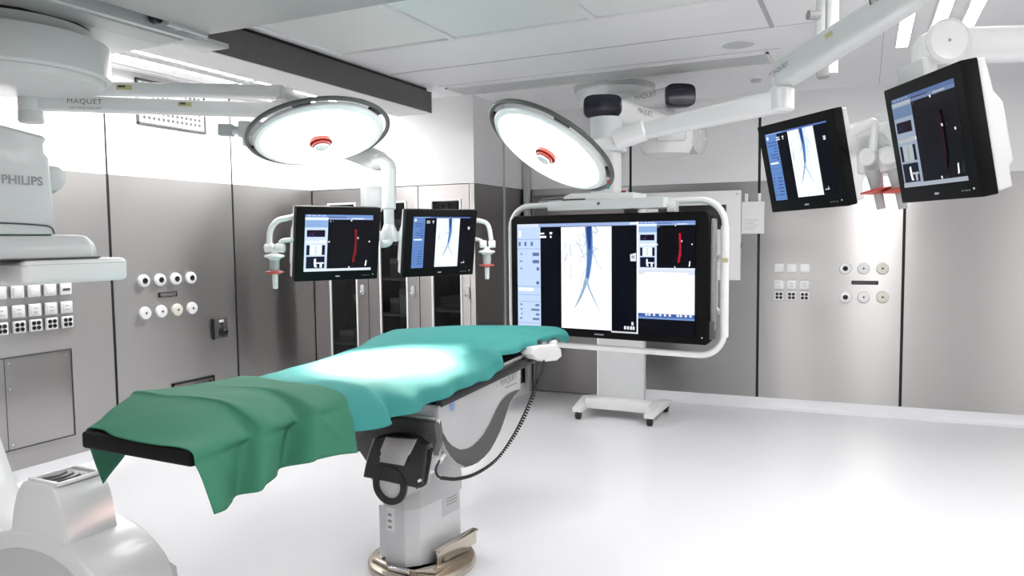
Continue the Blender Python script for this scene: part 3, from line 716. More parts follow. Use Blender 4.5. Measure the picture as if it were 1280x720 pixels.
# left carrier: elbow, tube, cross bar, two grips
mid = (L1.translation + L2.translation) / 2
tp = at(486.5, 222, 4.22)
o = thing('monitor_carrier', 'white arm and yoke carrying the two monitors before the cabinets', 'monitor arm', (tp.x, tp.y, tp.z))
jb = at(486.5, 290, 4.22); 
MB().cyl(at(486, 262, 4.22), (tp.x, tp.y, tp.z + .05), .040, 28, bev=.004).build('drop_tube', ['casing'], o)
MB().cyl((jb.x, jb.y, jb.z - .02), (jb.x, jb.y, at(486, 259, 4.22).z), .029, 24).build('inner_tube', ['casing'], o)
MB().lathe([(.046, 0), (.046, .055), (.030, .095), (.02, .12)], Mx.Translation(V((jb.x, jb.y, jb.z - .055))), 24).build('swivel', ['casing'], o)
p0 = at(478, 198, 4.3); ar = MB()
ar.beam(at(415, 176, 4.62), at(477, 203, 4.27), .08, .15, bev=.02, w1=.09, h1=.105)
ar.build('spring_arm', ['pale'], o)
MB().tube(catmull([at(470, 204, 4.28), at(479, 203, 4.25), at(485, 208, 4.23), (tp.x, tp.y, tp.z + .02)], 5), .043, 20).build('elbow', ['casing'], o)
MB().box(-.055, .055, -.03, .05, -.075, .075, 0, .01, M_=frame(at(465, 249, 4.40), L1.to_3x3().col[0], (0, 0, 1))).build('brake_box', ['casing'], o)
bx0 = L1 @ V((.10, .14, .02)); bx1 = L2 @ V((-.05, .14, .02))
MB().beam(bx0, bx1, .03, .055, bev=.006).build('cross_bar', ['white'], o)
MB().beam(jb + V((0, 0, -.02)), (bx0 + bx1) / 2, .05, .05, bev=.008).build('mount_block', ['white'], o)
MB().tube(catmull([at(486, 292, 4.2), at(487, 299, 4.2), at(484, 304, 4.19), at(477, 305, 4.17)], 5), .022, 14).build('cable_loop', ['lgrey'], o)
hp = at(343, 320, 3.84)
MB().tube(catmull([L1 @ V((-.20, .08, .14)), at(362, 272, 3.84), at(347, 276, 3.84), at(338, 288, 3.84), at(336.5, 306, 3.84)], 6), .0145, 14).build('grip_bow', ['white'], o)
MB().tube(catmull([L1 @ V((-.20, .08, .01)), at(362, 300, 3.84), at(352, 302, 3.84), at(349.5, 310, 3.84)], 6), .0125, 14).build('grip_bow', ['white'], o)
for q in ((337, 310), (350, 310)): MB().cyl(at(q[0] - 6, q[1], 3.84), at(q[0] + 6, q[1], 3.84), .024, 18, bev=.006).build('grip_knob', ['white'], o)
handle_parts(o, hp, 1.0)
hp2 = at(608.5, 314.5, 4.55)
MB().tube(catmull([L2 @ V((.20, .08, .135)), at(604, 277, 4.55), at(611, 284, 4.55), at(614, 300, 4.55)], 6), .0145, 14).build('grip_bow', ['white'], o)
MB().tube(catmull([L2 @ V((.20, .08, .02)), at(599, 300, 4.55), at(603, 304, 4.55)], 6), .0125, 14).build('grip_bow', ['white'], o)
for q in ((604, 305), (615, 305)): MB().cyl(at(q[0] - 4.5, q[1], 4.55), at(q[0] + 4.5, q[1], 4.55), .024, 18, bev=.006).build('grip_knob', ['white'], o)
handle_parts(o, hp2, 1.0)

# right carrier
hub2 = V((1.22, 3.50, 0))
o = thing('monitor_carrier', 'white arm and bracket carrying the two tilted monitors at right', 'monitor arm', (hub2.x, hub2.y, HC))
ff_ = V((FW.x, FW.y, 0)).normalized()
j = at(1187, 50, 2.575) + ff_ * .085
far = V((hub2.x, hub2.y, j.z))
MB().beam(j, far, .12, .118, bev=.035).build('arm', ['white'], o)
MB().cyl(j - (UP * 0 + V((-FW.x, -FW.y, 0)).normalized() * -.07), j + V((-FW.x, -FW.y, 0)).normalized() * .085, .076, 36, bev=.012).build('arm_joint', ['white'], o)
MB().cyl(j + V((-FW.x, -FW.y, 0)).normalized() * .083, j + V((-FW.x, -FW.y, 0)).normalized() * .088, .005, 12).build('joint_screw', ['grey'], o)
MB().cyl((far.x, far.y, far.z - .1), (far.x, far.y, HC), .085, 32).build('ceiling_column', ['white'], o)
MB().lathe([(.2, 0), (.2, -.05), (.16, -.08), (.09, -.09)], Mx.Translation(V((far.x, far.y, HC))), 36).build('ceiling_flange', ['white'], o)
pt = at(1156, 68, 2.66)
rr_ = V((RT.x, RT.y, 0)).normalized(); ff_ = V((FW.x, FW.y, 0)).normalized()
FM = frame((pt.x, pt.y, pt.z), rr_, (0, 0, 1))
MB().prism([(-.036, -.16), (.036, -.16), (.036, .06), (.02, .085), (-.015, .065), (-.036, .03)], 'y', -.02, .03, 0, .006, M_=FM).build('drop_post', ['white'], o)
bxp = R2 @ V((-.19, .17, .12))
MB().box(-.228, -.06, .052, .075, .06, .262, 0, .006, M_=R2).build('back_plate', ['pale'], o)
# bracket between the two monitors
b0 = R1 @ V((.10, .15, .03)); b1 = R2 @ V((-.12, .15, .03))
MB().beam(b0, b1, .05, .06, bev=.008).build('cross_bar', ['white'], o)
MB().beam(R1 @ V((.16, .145, .10)), R2 @ V((-.2, .145, .12)), .03, .035, bev=.006).build('cross_bar', ['white'], o)
mb_ = (b0 + b1) / 2
MB().beam(mb_, V((pt.x, pt.y, pt.z - .13)), .07, .07, bev=.01).build('hanger', ['white'], o)
for (px_, py_, d_) in ((1092, 213, 2.82), (1119, 211, 2.74)):
    h = at(px_, py_, d_); k = 1 if px_ < 1100 else -1
    dn = V((-.02, .0, -1)).normalized()
    dn = (at(px_ + 10, py_ + 50, d_) - h).normalized()
    MB().tube(catmull([at(px_ - 30 * k + (0 if k > 0 else -2), 168, d_ + .03), at(px_ - 12 * k, 158, d_), at(px_ - 1 * k, 153, d_), at(px_ + 1, 166, d_), at(px_ - 1, 190, d_)], 6), .0165, 14).build('grip_bow', ['white'], o)
    MB().cyl(at(px_ - 8, py_ - 16, d_ + .04), at(px_ - 8, py_ - 16, d_ - .02), .031, 22, bev=.006).build('grip_knob', ['white'], o)
    MB().box(-.045, .045, -.03, .03, -.05, .045, 0, .01, M_=frame(at(px_ - 3, py_ - 12, d_ + .045), rr_, -dn)).build('grip_block', ['white'], o)
    T = axis_frame(h, dn)
    MB().lathe([(.030, 0), (.029, .004), (.023, .072)], T, 24).build('handle_sleeve', ['clearish'], o)
    MB().lathe([(.018, .068), (.060, .074), (.062, .079), (.02, .090)], T, 28).build('red_ring', ['red'], o)
    MB().lathe([(.017, .088), (.0155, .150), (0, .150)], T, 20).build('handle_tip', ['clearish'], o)

# ------------------------------------------------------------------ surgical lights
def lamp_head(o, c, n, R, xdir, r=1.):
    c = V(c); z = -V(n).normalized(); x = V(xdir); x = (x - z * x.dot(z)).normalized(); y = z.cross(x)
    T = Mx.Identity(4)
    for i in range(3): T[i][0] = x[i]; T[i][1] = y[i]; T[i][2] = z[i]; T[i][3] = c[i]
    MB().lathe([(R * .91, -.001), (R * .97, .0), (R, .010), (R * 1.0, .022), (R * .95, .038), (R * .60, .085), (R * .28, .11), (0, .112)], T, 72).build('housing', ['white'], o)
    MB().lathe([(R * .895, .000), (R * .89, -.004), (R * .6, -.008), (0, -.010)], T, 72).build('light_face', ['lampface'], o)
    ring = MB(); N = 96
    ring.tube([T @ V((R * 1.085 * math.cos(2 * PI * i / N), R * 1.085 * math.sin(2 * PI * i / N), .030)) for i in range(N)], .012, 10, closed=True)
    ring.build('ring_rail', ['grey2'], o)
    for a in (R_(70), R_(175), R_(-20), R_(270)):
        T2 = T @ Mx.Rotation(a, 4, 'Z')
        MB().box(R * .97, R * 1.08, -.045, .045, .020, .036, 0, .004, M_=T2).build('rail_bracket', ['black'], o)
    h = MB().lathe([(.052, -.006), (.050, -.030), (.042, -.034), (.036, -.056), (0, -.058)], T, 32).build('grip_socket', ['white'], o)
    MB().lathe([(.053, -.012), (.060, -.012), (.060, -.030), (.051, -.033)], T, 32).build('red_ring', ['ringred'], h)
    MB().lathe([(.042, -.034), (.047, -.036), (.046, -.045), (.038, -.047)], T, 32).build('red_ring', ['ringred'], h)
    return T
M['ringred'] = mat('dark_red_ring', (.26, .018, .012), .4, spec=.2)
M['grey2'] = mat('dark_grey_rail', (.10, .105, .10), .3, .2)
def disc_normal(c, ratio, mx_, my_):                 # tilt of a round lamp from its measured ellipse
    v = (CAM - c).normalized(); rr = (RT - v * RT.dot(v)).normalized(); uu = (UP - v * UP.dot(v) ).normalized(); uu = (uu - rr * uu.dot(rr)).normalized()
    return (v * ratio + (rr * mx_ - uu * my_).normalized() * math.sqrt(1 - ratio * ratio)).normalized()
c1 = at(400, 173, 3.9); c2 = at(685, 190, 3.9)
N1 = disc_normal(c1, .435, .14, .99); N2 = disc_normal(c2, .385, -.53, .85)
o = thing('surgical_light', 'round lit surgical light at left, held level below the ceiling arm', 'surgical light', c1)
T1 = lamp_head(o, c1, N1, .335, RT)
zz = -N1.normalized()
e = at(356, 122, 4.22)
MB().cyl((e.x, e.y, e.z - .02), (e.x, e.y, e.z + .05), .05, 24, bev=.006).build('arm_pivot', ['white'], o)
MB().cyl((e.x, e.y, e.z), c1 + zz * .12 + V((0, .05, .02)), .035, 20).build('yoke_stem', ['white'], o)
MB().beam(at(330, 163, 3.93), at(301, 162, 3.95), .07, .085, bev=.008).build('side_bracket', ['white'], o)
MB().cyl(at(300, 163, 3.95), at(290, 163, 3.95), .022, 20).build('bracket_neck', ['pale'], o)
MB().beam(at(292, 163, 3.95), at(274, 162.5, 3.95), .05, .062, bev=.006).build('bracket_end', ['lgrey'], o)
MB().box(-.03, .03, -.02, .02, -.05, -.0, 0, .008, M_=frame(at(311, 171, 3.93), rr_, (0, 0, 1))).build('bracket_clip', ['white'], o)

o = thing('surgical_light', 'round lit surgical light, steeply tilted, right of the dark beam', 'surgical light', c2)
T2 = lamp_head(o, c2, N2, .335, RT * .85 - UP * .53)
z2 = -N2.normalized()
for k, mt in ((-.03, 'red'), (.03, 'teal')):
    q = at(758.5, 227 + (k + .03) * 110, 3.82); MB().cyl(q, q + RT * .012, .010, 12).build('rail_button', [mt], o)
lk0 = at(775, 174, 4.0); el = at(976, 126, 3.62)
MB().beam(at(796, 166, 3.97), el, .07, .085, bev=.022, h1=.112, w1=.10).build('link_arm', ['white'], o)
MB().cyl(at(768, 176, 4.02), at(808, 162, 3.95), .056, 24, bev=.01).build('link_joint', ['white'], o)
MB().beam(at(729, 184, 4.05), at(772, 176, 4.03), .045, .06, bev=.012).build('yoke_fork', ['white'], o)
MB().cyl(at(729, 184, 4.05), c2 + z2 * .10, .03, 18).build('yoke_stem', ['white'], o)
MB().cyl((el.x, el.y, el.z - .055), (el.x, el.y, el.z + .065), .062, 28, bev=.012).build('elbow', ['white'], o)
eu = at(975, 97, 3.62)
MB().cyl((el.x, el.y, el.z + .05), (el.x, el.y, eu.z), .045, 24).build('elbow_neck', ['white'], o)
s1 = at(1200, -46, 2.85)
spm = MB(); spm.beam(eu, s1, .115, .125, bev=.03, h1=.135); sp = spm.build('spring_arm', ['pale'], o)
MB().beam(s1, V((hub2.x, hub2.y, s1.z)), .12, .14, bev=.03).build('ceiling_arm', ['white'], o)
MB().cyl((s1.x, s1.y, s1.z - .09), (s1.x, s1.y, s1.z + .09), .08, 28, bev=.01).build('shoulder', ['white'], o)
# lettering on the spring arm (side facing the camera)
d = (s1 - eu).normalized(); u_ = (V((0, 0, 1)) - d * d.z).normalized(); nn = d.cross(u_)
def arm_face(p0, p1, t, up_off, off):
    d = (p1 - p0).normalized(); u_ = (V((0, 0, 1)) - d * d.z).normalized(); y = u_.cross(d)
    if y.dot(FW) < 0: d = -d; y = u_.cross(d)
    T = Mx.Identity(4); pos = p0.lerp(p1, t) + u_ * up_off - y * off
    for i in range(3): T[i][0] = d[i]; T[i][1] = y[i]; T[i][2] = u_[i]; T[i][3] = pos[i]
    return T
lettering('MAQUET', .030, arm_face(eu, s1, .055, .01, .0612), o, 'inkgrey', local=False)
lettering('MAQUET', .055, arm_face(eu, s1, .74, .045, .0612), o, 'ink', local=False)
MB().box(-.018, .018, -.002, .001, -.009, .009, M_=arm_face(eu, s1, .38, .02, .0605)).build('yellow_sticker', ['yellow'], o)

# ceiling arms carrying the left light and the left monitors
po = at(38, 128.5, 3.9); b1r = at(352, 138.5, 4.35); b2l = at(60, 108, 4.1); b2r = e + V((0, 0, .0))
o = thing('ceiling_arm_pair', 'two long white ceiling arms side by side at upper left', 'ceiling arm', (po.x, po.y, HC))
MB().cyl((po.x, po.y, po.z - .045), (po.x, po.y, HC), .058, 28).build('post', ['white'], o)
MB().cyl((po.x, po.y, po.z - .105), (po.x, po.y, po.z - .04), .060, 28, bev=.008).build('post_cap', ['pale'], o)
MB().beam(po, b1r, .085, .078, bev=.012).build('lower_arm', ['white'], o)
MB().beam(V((po.x, po.y, po.z + .076)), b2r + V((0, 0, .03)), .085, .068, bev=.012).build('upper_arm', ['white'], o)
MB().cyl((b1r.x, b1r.y, b1r.z - .06), (b1r.x, b1r.y, b1r.z + .05), .06, 24, bev=.008).build('arm_end', ['white'], o)
MB().beam(b1r + V((0, 0, -.02)), at(418, 177, 4.61), .08, .12, bev=.02).build('drop_link', ['pale'], o)
tx = lambda t, up: arm_face(po, b1r, t, up, .0435)
lettering('MAQUET', .038, tx(.203, .008), o, 'ink', local=False, bold=-.0004, spacing=1.12)
lettering('GETINGE GROUP', .0175, tx(.203, -.025), o, 'inkgrey', local=False, spacing=1.12)
MB().box(-.035, .035, -.002, .001, -.011, .011, M_=tx(.59, .012)).build('yellow_sticker', ['yellow'], o)
MB().box(-.025, .006, -.003, .0, -.002, .009, M_=tx(.59, .012)).build('sticker_print', ['ink'], o)
t3 = arm_face(V((po.x, po.y, po.z + .076)), b2r + V((0, 0, .03)), .36, .004, .0435)
MB().box(-.038, .038, -.002, .001, -.013, .013, M_=t3).build('yellow_sticker', ['yellow'], o)
MB().box(-.030, .006, -.003, .0, -.001, .010, M_=t3).build('sticker_print', ['ink'], o)

# ------------------------------------------------------------------ ceiling pendant over the display
fc = V((-1.975, 6.25, HC))
o = thing('ceiling_pendant', 'white round-based ceiling pendant with two navy-capped arms above the big display', 'ceiling pendant', fc)
T = Mx.Translation(fc)
MB().lathe([(.345, -.0), (.345, -.035), (.335, -.045), (.30, -.045)], T, 56).build('flange', ['lgrey'], o)
MB().lathe([(.33, -.035), (.325, -.09), (.31, -.13), (.20, -.20), (.12, -.24)], T, 56).build('hub', ['white'], o)
hb = V((fc.x, fc.y, HC - .24))
cB = at(848, 121, 5.75); aR = at(826, 158, 5.7); cA = at(751, 136, 5.05)
hB = at(775, 137, 6.15)
MB().cyl((hB.x, hB.y, hB.z - .12), (hB.x, hB.y, HC - .12), .13, 32, bev=.01).build('hub_axle', ['white'], o)
upper = MB().beam(hB, cB, .26, .15, bev=.05).build('upper_arm', ['white'], o)
lower = MB().beam(aR, cA, .25, .155, bev=.05).build('lower_arm', ['white'], o)
def cap(p, q, w, h):
    d = (p - q).normalized(); u = V((0, 0, 1)); x = d.cross(u).normalized(); u = x.cross(d)
    T = Mx.Identity(4)
    for i in range(3): T[i][0] = x[i]; T[i][1] = d[i]; T[i][2] = u[i]; T[i][3] = p[i]
    n = 24; P = [((w / 2) * math.copysign(abs(math.cos(t)) ** .55, math.cos(t)), (h / 2) * math.copysign(abs(math.sin(t)) ** .5, math.sin(t))) for t in [2 * PI * i / n for i in range(n)]]
    MB().prism(P, 'y', -.07, .03, 0, .012, 3, M_=T).build('end_cap', ['navy'], o)
cap(cB - ff_ * .06, cB - ff_ * .06 - (rr_ * .12 - ff_ * .98), .235, .175); cap(cA - ff_ * .10, cA - ff_ * .10 - (rr_ * -.06 - ff_ * .98), .255, .152)
lettering('MAQUET', .05, arm_face(aR, cA, .55, .02, .127), o, 'inkgrey', local=False)
lettering('MAQUET', .05, arm_face(hB, cB, .62, .03, .132), o, 'inkgrey', local=False)
kp = at(833, 176, 5.72)
MB().lathe([(.0, -.135), (.10, -.13), (.17, -.105), (.205, -.05), (.21, .02), (.205, .12), (.15, .14)], Mx.Translation(V((kp.x, kp.y, kp.z - .0))), 44).build('pivot_body', ['white'], o)
MB().box(-.12, .10, -.218, -.19, -.03, .06, 0, .02, M_=frame(kp, rr_, (0, 0, 1))).build('service_lid', ['pale'], o)
dk = at(872, 173, 5.70)
Tk = axis_frame(dk, rr_ * .75 - ff_ * .65)
dsc = MB().lathe([(.115, -.10), (.118, .015), (.105, .024), (0, .026)], Tk, 40).build('side_disc', ['lgrey'], o)
for a in range(3):
    MB().box(-.008, .008, .02, .09, .022, .030, M_=Tk @ Mx.Rotation(2 * PI / 3 * a + .5, 4, 'Z')).build('disc_rib', ['pale'], dsc)
ax_ = cB + ff_ * .12 - rr_ * .10
MB().cyl((ax_.x, ax_.y, aR.z - .05), (ax_.x, ax_.y, cB.z), .10, 28).build('elbow_axle', ['white'], o)
cp = at(757.5, 150, 4.98)
zc = at(760.5, 184, 4.98).z; zb = at(760.5, 242, 4.94).z
MB().lathe([(.108, cA.z - .075 - zc), (.104, .06), (.09, .0), (.085, -.02)], Mx.Translation(V((cp.x, cp.y, zc))), 36).build('swivel_cone', ['pale'], o)
Tc = frame((cp.x, cp.y, zc), (.9947, -.1027, 0), (0, 0, 1))
MB().box(-.118, .118, -.09, .09, -.032, .012, 0, .012, M_=Tc).build('column_collar', ['white'], o)
MB().box(-.085, .085, -.07, .07, zb - zc, -.03, 0, .012, M_=Tc).build('column', ['white'], o)
MB().box(-.066, .06, -.0735, -.068, zb - zc + .03, -.06, 0, .003, M_=Tc).build('column_cover', ['pale'], o)

# ------------------------------------------------------------------ large display in its pipe frame
DW = frame((-1.5288, 4.5498, 1.3481), (.9947, -.1027, 0), (0, 0, 1))
o = thing('large_display', 'very large black display with split medical picture in a white pipe frame', 'display', DW)
MB().prism([(-.672, -.372), (-.648, -.396), (.678, -.396), (.702, -.372), (.702, .378), (.675, .406), (-.648, .406), (-.672, .380)], 'y', -.004, .075, 0, .010, 3).build('bezel', ['bezel'], o, local=True)
MB().box(-.60, .66, .07, .13, -.34, .36, 0, .02).build('back_cover', ['dgrey'], o, local=True)
MB().box(.700, .728, .02, .07, -.31, .36, 0, .008).build('side_speaker', ['grey'], o, local=True)
MB().box(.700, .726, .0, .06, -.36, -.25, 0, .006).build('side_cover', ['dgrey'], o, local=True)
sc = pic_big()
for i, v in enumerate(sc.mb.v): sc.mb.v[i] = v + V((0, -.0042, 0))
sc.mb.build('screen', ['screen'], o, smooth=0, local=True)
MB().box(-.045, .02, -.006, -.003, -.374, -.366).build('badge', ['inkgrey'], o, local=True)
MB().cyl((.66, -.0065, -.352), (.66, -.003, -.352), .004, 10).build('power_light', ['white'], o, local=True)
def rr_path(x0, x1, z0, z1, r, y, k=8):
    P = []
    for (cx, cz, a0) in ((x1 - r, z1 - r, 0), (x0 + r, z1 - r, 90), (x0 + r, z0 + r, 180), (x1 - r, z0 + r, 270)):
        for i in range(k + 1):
            t = R_(a0 + 90 * i / k); P.append(V((cx + r * math.cos(t), y, cz + r * math.sin(t))))
    return P
MB().tube(rr_path(-.708, .775, -.466, .474, .15, .06), .0195, 16, closed=True).build('pipe_frame', ['white'], o, local=True)
MB().cyl((.775, .06, -.345), (.775, .06, .315), .0245, 20).build('pipe_sleeve', ['white'], o, local=True)
MB().box(.766, .80, .033, .04, .10, .125).build('sleeve_tag', ['yellow'], o, local=True)
MB().box(-.371, .43, -.035, .16, .432, .497, 0, .008).build('top_beam', ['pale'], o, local=True)
MB().box(-.01, .008, -.037, -.03, .462, .478).build('beam_lock', ['ink'], o, local=True)
MB().prism([(-.29, .497), (.21, .497), (.21, .535), (-.22, .545), (-.27, .53)], 'y', .02, .26, 0, .008).build('mount_plate', ['white'], o, local=True)
MB().box(-.285, -.12, .012, .022, .499, .508).build('plate_gap', ['black'], o, local=True)
MB().box(.43, .48, .02, .1, .405, .47, 0, .005).build('beam_tab', ['white'], o, local=True)
MB().box(.10, .20, .13, .30, -.30, .46, 0, .01).build('rear_bracket', ['pale'], o, local=True)
MB().tube([V((.757, .10, .13))] + [V((.735 + .03 * math.cos(R_(a)), .10, .10 + .03 * math.sin(R_(a)))) for a in (90, 135, 180)] + [V((.705, .10, .0)), V((.705, .10, -.15))] + [V((.735 + .03 * math.cos(R_(a)), .10, -.17 + .03 * math.sin(R_(a)))) for a in (180, 225, 270)] + [V((.76, .10, -.20))], .017, 12).build('rear_grip', ['white'], o, local=True)

# wheeled stand behind it
o = thing('wheeled_stand', 'white wheeled pedestal stand below and behind the large display', 'stand', (-1.95, 6.39, 0))
MB().box(-2.165, -1.74, 6.34, 6.42, .10, 1.30, 0, .006).build('pedestal', ['pale'], o)
MB().box(-2.168, -2.157, 6.335, 6.42, .11, 1.30).build('edge_strip', ['white'], o)
MB().box(-2.24, -1.66, 6.20, 6.345, .085, .175, 0, .01).build('cross_foot', ['white'], o)
for x in (-2.27, -1.625):
    MB().prism([(6.08, .07), (6.72, .07), (6.72, .11), (6.35, .165), (6.08, .11)], 'x', x - .045, x + .045, 0, .01).build('side_foot', ['white'], o)
    for y in (6.12, 6.68):
        w_ = MB(); w_.cyl((x - .022, y, .036), (x + .022, y, .036), .036, 20, bev=.006); w_.box(x - .012, x + .012, y - .014, y + .014, .05, .085); w_.build('caster', ['rubber'], o)

# ------------------------------------------------------------------ C-arm on its ceiling carriage
o = thing('xray_c_arm', 'white x-ray C-arm at left edge with flat detector above and tube below', 'x-ray machine', (-3.7, 1.8, HC))
XD = -2.683                                            # right-hand face of the detector
MB().prism([(1.630, 1.452), (2.046, 1.452), (2.046, 1.543), (1.630, 1.543)], 'x', -3.08, XD, 0, .022, 4).build('detector', ['cwhite'], o)
MB().box(-3.085, XD + .002, 1.627, 2.049, 1.523, 1.5255).build('detector_seam', ['lgrey'], o)
bell = MB()
def rrect(x0, x1, y0, y1, r, k=6):
    P = []
    for (cx, cy, a0) in ((x1 - r, y1 - r, 0), (x0 + r, y1 - r, 90), (x0 + r, y0 + r, 180), (x1 - r, y0 + r, 270)):
        for i in range(k + 1):
            t = R_(a0 + 90 * i / k); P.append((cx + r * math.cos(t), cy + r * math.sin(t)))
    return P
def loft(mb, rings):                                   # rings of (poly, z)
    n = len(rings[0][0]); vs = []; fs = []
    for P, z in rings: vs += [(x, y, z) for x, y in P]
    for j in range(len(rings) - 1):
        for i in range(n): fs.append((j * n + i, j * n + (i + 1) % n, (j + 1) * n + (i + 1) % n, (j + 1) * n + i))
    fs.append(tuple(range(n))[::-1]); fs.append(tuple((len(rings) - 1) * n + i for i in range(n)))
    return mb.add(vs, fs)
loft(bell, [(rrect(-3.04, -2.70, 1.50, 1.945, .05), 1.548), (rrect(-3.04, -2.70, 1.50, 1.945, .05), 1.575), (rrect(-3.035, -2.705, 1.505, 1.94, .05), 1.60), (rrect(-3.02, -2.72, 1.52, 1.92, .05), 1.628), (rrect(-3.0, -2.74, 1.53, 1.90, .05), 1.634)])
bell.build('detector_collar', ['cpale'], o)
MB().box(-3.03, -2.69, 1.52, 1.93, 1.5435, 1.549).build('collar_gap', ['ink'], o)
bd = MB()
bd.prism([(1.25, 1.634), (1.772, 1.634), (1.768, 1.70), (1.757, 1.90), (1.755, 1.915), (1.740, 1.93), (1.740, 1.965), (1.752, 1.98), (1.738, 1.992), (1.60, 2.012), (1.25, 2.03)], 'x', -3.02, -2.70, 0, .014, 3)
body = bd.build('detector_body', ['cpale'], o)
MB().tube(catmull([V((-2.698, 1.30, 1.672)), V((-2.698, 1.55, 1.674)), V((-2.698, 1.70, 1.668)), V((-2.698, 1.745, 1.660)), V((-2.698, 1.757, 1.637))], 6), .003, 8).build('body_groove', ['ink'], body)
MB().lathe([(.052, -.02), (.052, .018), (.046, .026), (0, .028)], axis_frame((-2.79, 1.80, 1.842), (.3, 1, 0)), 32).build('side_knob', ['cpale'], o)
MB().prism([(1.745, 1.79), (1.80, 1.80), (1.825, 1.83), (1.825, 1.865), (1.80, 1.885), (1.75, 1.89)], 'x', -2.80, -2.715, 0, .006).build('knob_housing', ['cpale'], o)
TF = frame((-2.6985, 1.652, 1.824), (0, 1, 0), (0, 0, 1))
lettering('PHILIPS', .043, TF, o, 'inkgrey', local=False, bold=.0010, spacing=1.05)
# tube end: drum lying along Y with a hump and a collimator window
yn, yf = 1.70, 1.91
def drum(k, dz):
    cx, cz = -2.80, .25
    P = catmull([V((cx + (x - cx) * k, 0, cz + (z - cz) * k + dz)) for x, z in ((-3.20, .10), (-3.19, .33), (-3.11, .445), (-2.95, .503), (-2.78, .515), (-2.65, .497), (-2.55, .462), (-2.46, .402), (-2.415, .335), (-2.40, .25), (-2.40, .08))], 4)
    return [(p.x, p.z) for p in P]
MB().prism(drum(1, 0), 'y', yn - .015, yf + .07, 0, .022, 4).build('tube_drum', ['cwhite'], o)
MB().prism(drum(.83, -.02), 'y', yn - .021, yn - .012, 0, .004).build('drum_cover', ['cpale'], o)
hump = [(-2.628, .42), (-2.632, .50), (-2.645, .58), (-2.665, .645), (-2.69, .686), (-2.715, .703), (-2.86, .703), (-2.885, .695), (-2.92, .655), (-2.95, .58), (-2.968, .50), (-2.970, .42)]
MB().prism(hump, 'y', yn + .0, yf, 0, .012, 3).build('tube_hump', ['cwhite'], o)
wx0, wx1, wy0, wy1 = -2.845, -2.70, yn + .028, yf - .028
fr = MB(); t = .016
for (a, b, c, d) in ((wx0 - t, wx0, wy0 - t, wy1 + t), (wx1, wx1 + t, wy0 - t, wy1 + t), (wx0, wx1, wy0 - t, wy0), (wx0, wx1, wy1, wy1 + t)): fr.box(a, b, c, d, .70, .713, 0, .003)
win = fr.build('window_frame', ['cwhite'], o)
MB().box(wx0, wx1, wy0, wy1, .7025, .7045).build('window_plate', ['chrome'], win)
for k in range(3): MB().tube([V((wx0 + .03 + .012 * math.sin(i * .5) + k * .04, wy0 + .012 + i * .0135, .706)) for i in range(8)], .006, 8).build('shutter', ['dgrey'], win)
MB().prism([(yf + .05, .10), (yf + .115, .12), (yf + .12, .25), (yf + .095, .28), (yf + .09, .33), (yf + .06, .36)], 'x', -2.52, -2.42, 0, .008).build('end_cap', ['cpale'], o)
MB().cyl((-2.42, yf + .08, .27), (-2.412, yf + .08, .27), .012, 12).build('cap_screw', ['grey'], o)
# the C itself, out to the left
cp_ = [(-3.05, .30), (-3.25, .52), (-3.38, .76), (-3.53, 1.05), (-3.60, 1.32), (-3.62, 1.55), (-3.56, 1.74), (-3.38, 1.84), (-3.0, 1.82)]
CP = catmull([V((x, 0, z)) for x, z in cp_], 5)
inn = []; out = []
for i, p in enumerate(CP):
    tt = (CP[min(i + 1, len(CP) - 1)] - CP[max(i - 1, 0)]).normalized(); nrm = V((-tt.z, 0, tt.x))
    inn.append((p.x - nrm.x * .07, p.z - nrm.z * .07)); out.append((p.x + nrm.x * .07, p.z + nrm.z * .07))
MB().prism(inn + out[::-1], 'y', 1.70, 1.88, 0, .008).build('c_arc', ['cwhite'], o)
MB().prism([(-3.62, 1.2), (-3.50, 1.2), (-3.50, 1.65), (-3.62, 1.65)], 'y', 1.55, 1.71, 0, .02).build('arc_carrier', ['cwhite'], o)
MB().beam((-3.72, 1.62, 1.42), (-3.72, 1.62, 2.36), .2, .18, upv=(0, 1, 0), bev=.03).build('hanging_column', ['cwhite'], o)
MB().beam((-3.72, 1.62, 2.36), (-3.80, 1.80, 2.40), .2, .16, bev=.02).build('column_arm', ['cwhite'], o)
dc = V((-3.745, 2.265, 0))
MB().lathe([(.352, 2.640), (.356, 2.575)], Mx.Translation(dc), 72).build('bearing_ring', ['cwhite'], o)
MB().lathe([(.34, 2.657), (.34, 2.636)], Mx.Translation(dc), 72).build('bearing_gap', ['black'], o)
MB().lathe([(.36, 2.588), (.425, 2.576), (.43, 2.562), (.43, 2.415), (.42, 2.402)], Mx.Translation(dc), 72).build('rotation_drum', ['cwhite'], o)
MB().lathe([(.415, 2.408), (.405, 2.402)], Mx.Translation(dc), 72).build('drum_groove', ['ink'], o)
MB().lathe([(.402, 2.404), (.40, 2.392), (.385, 2.372), (.35, 2.364), (0, 2.362)], Mx.Translation(dc), 72).build('drum_cap', ['cwhite'], o)

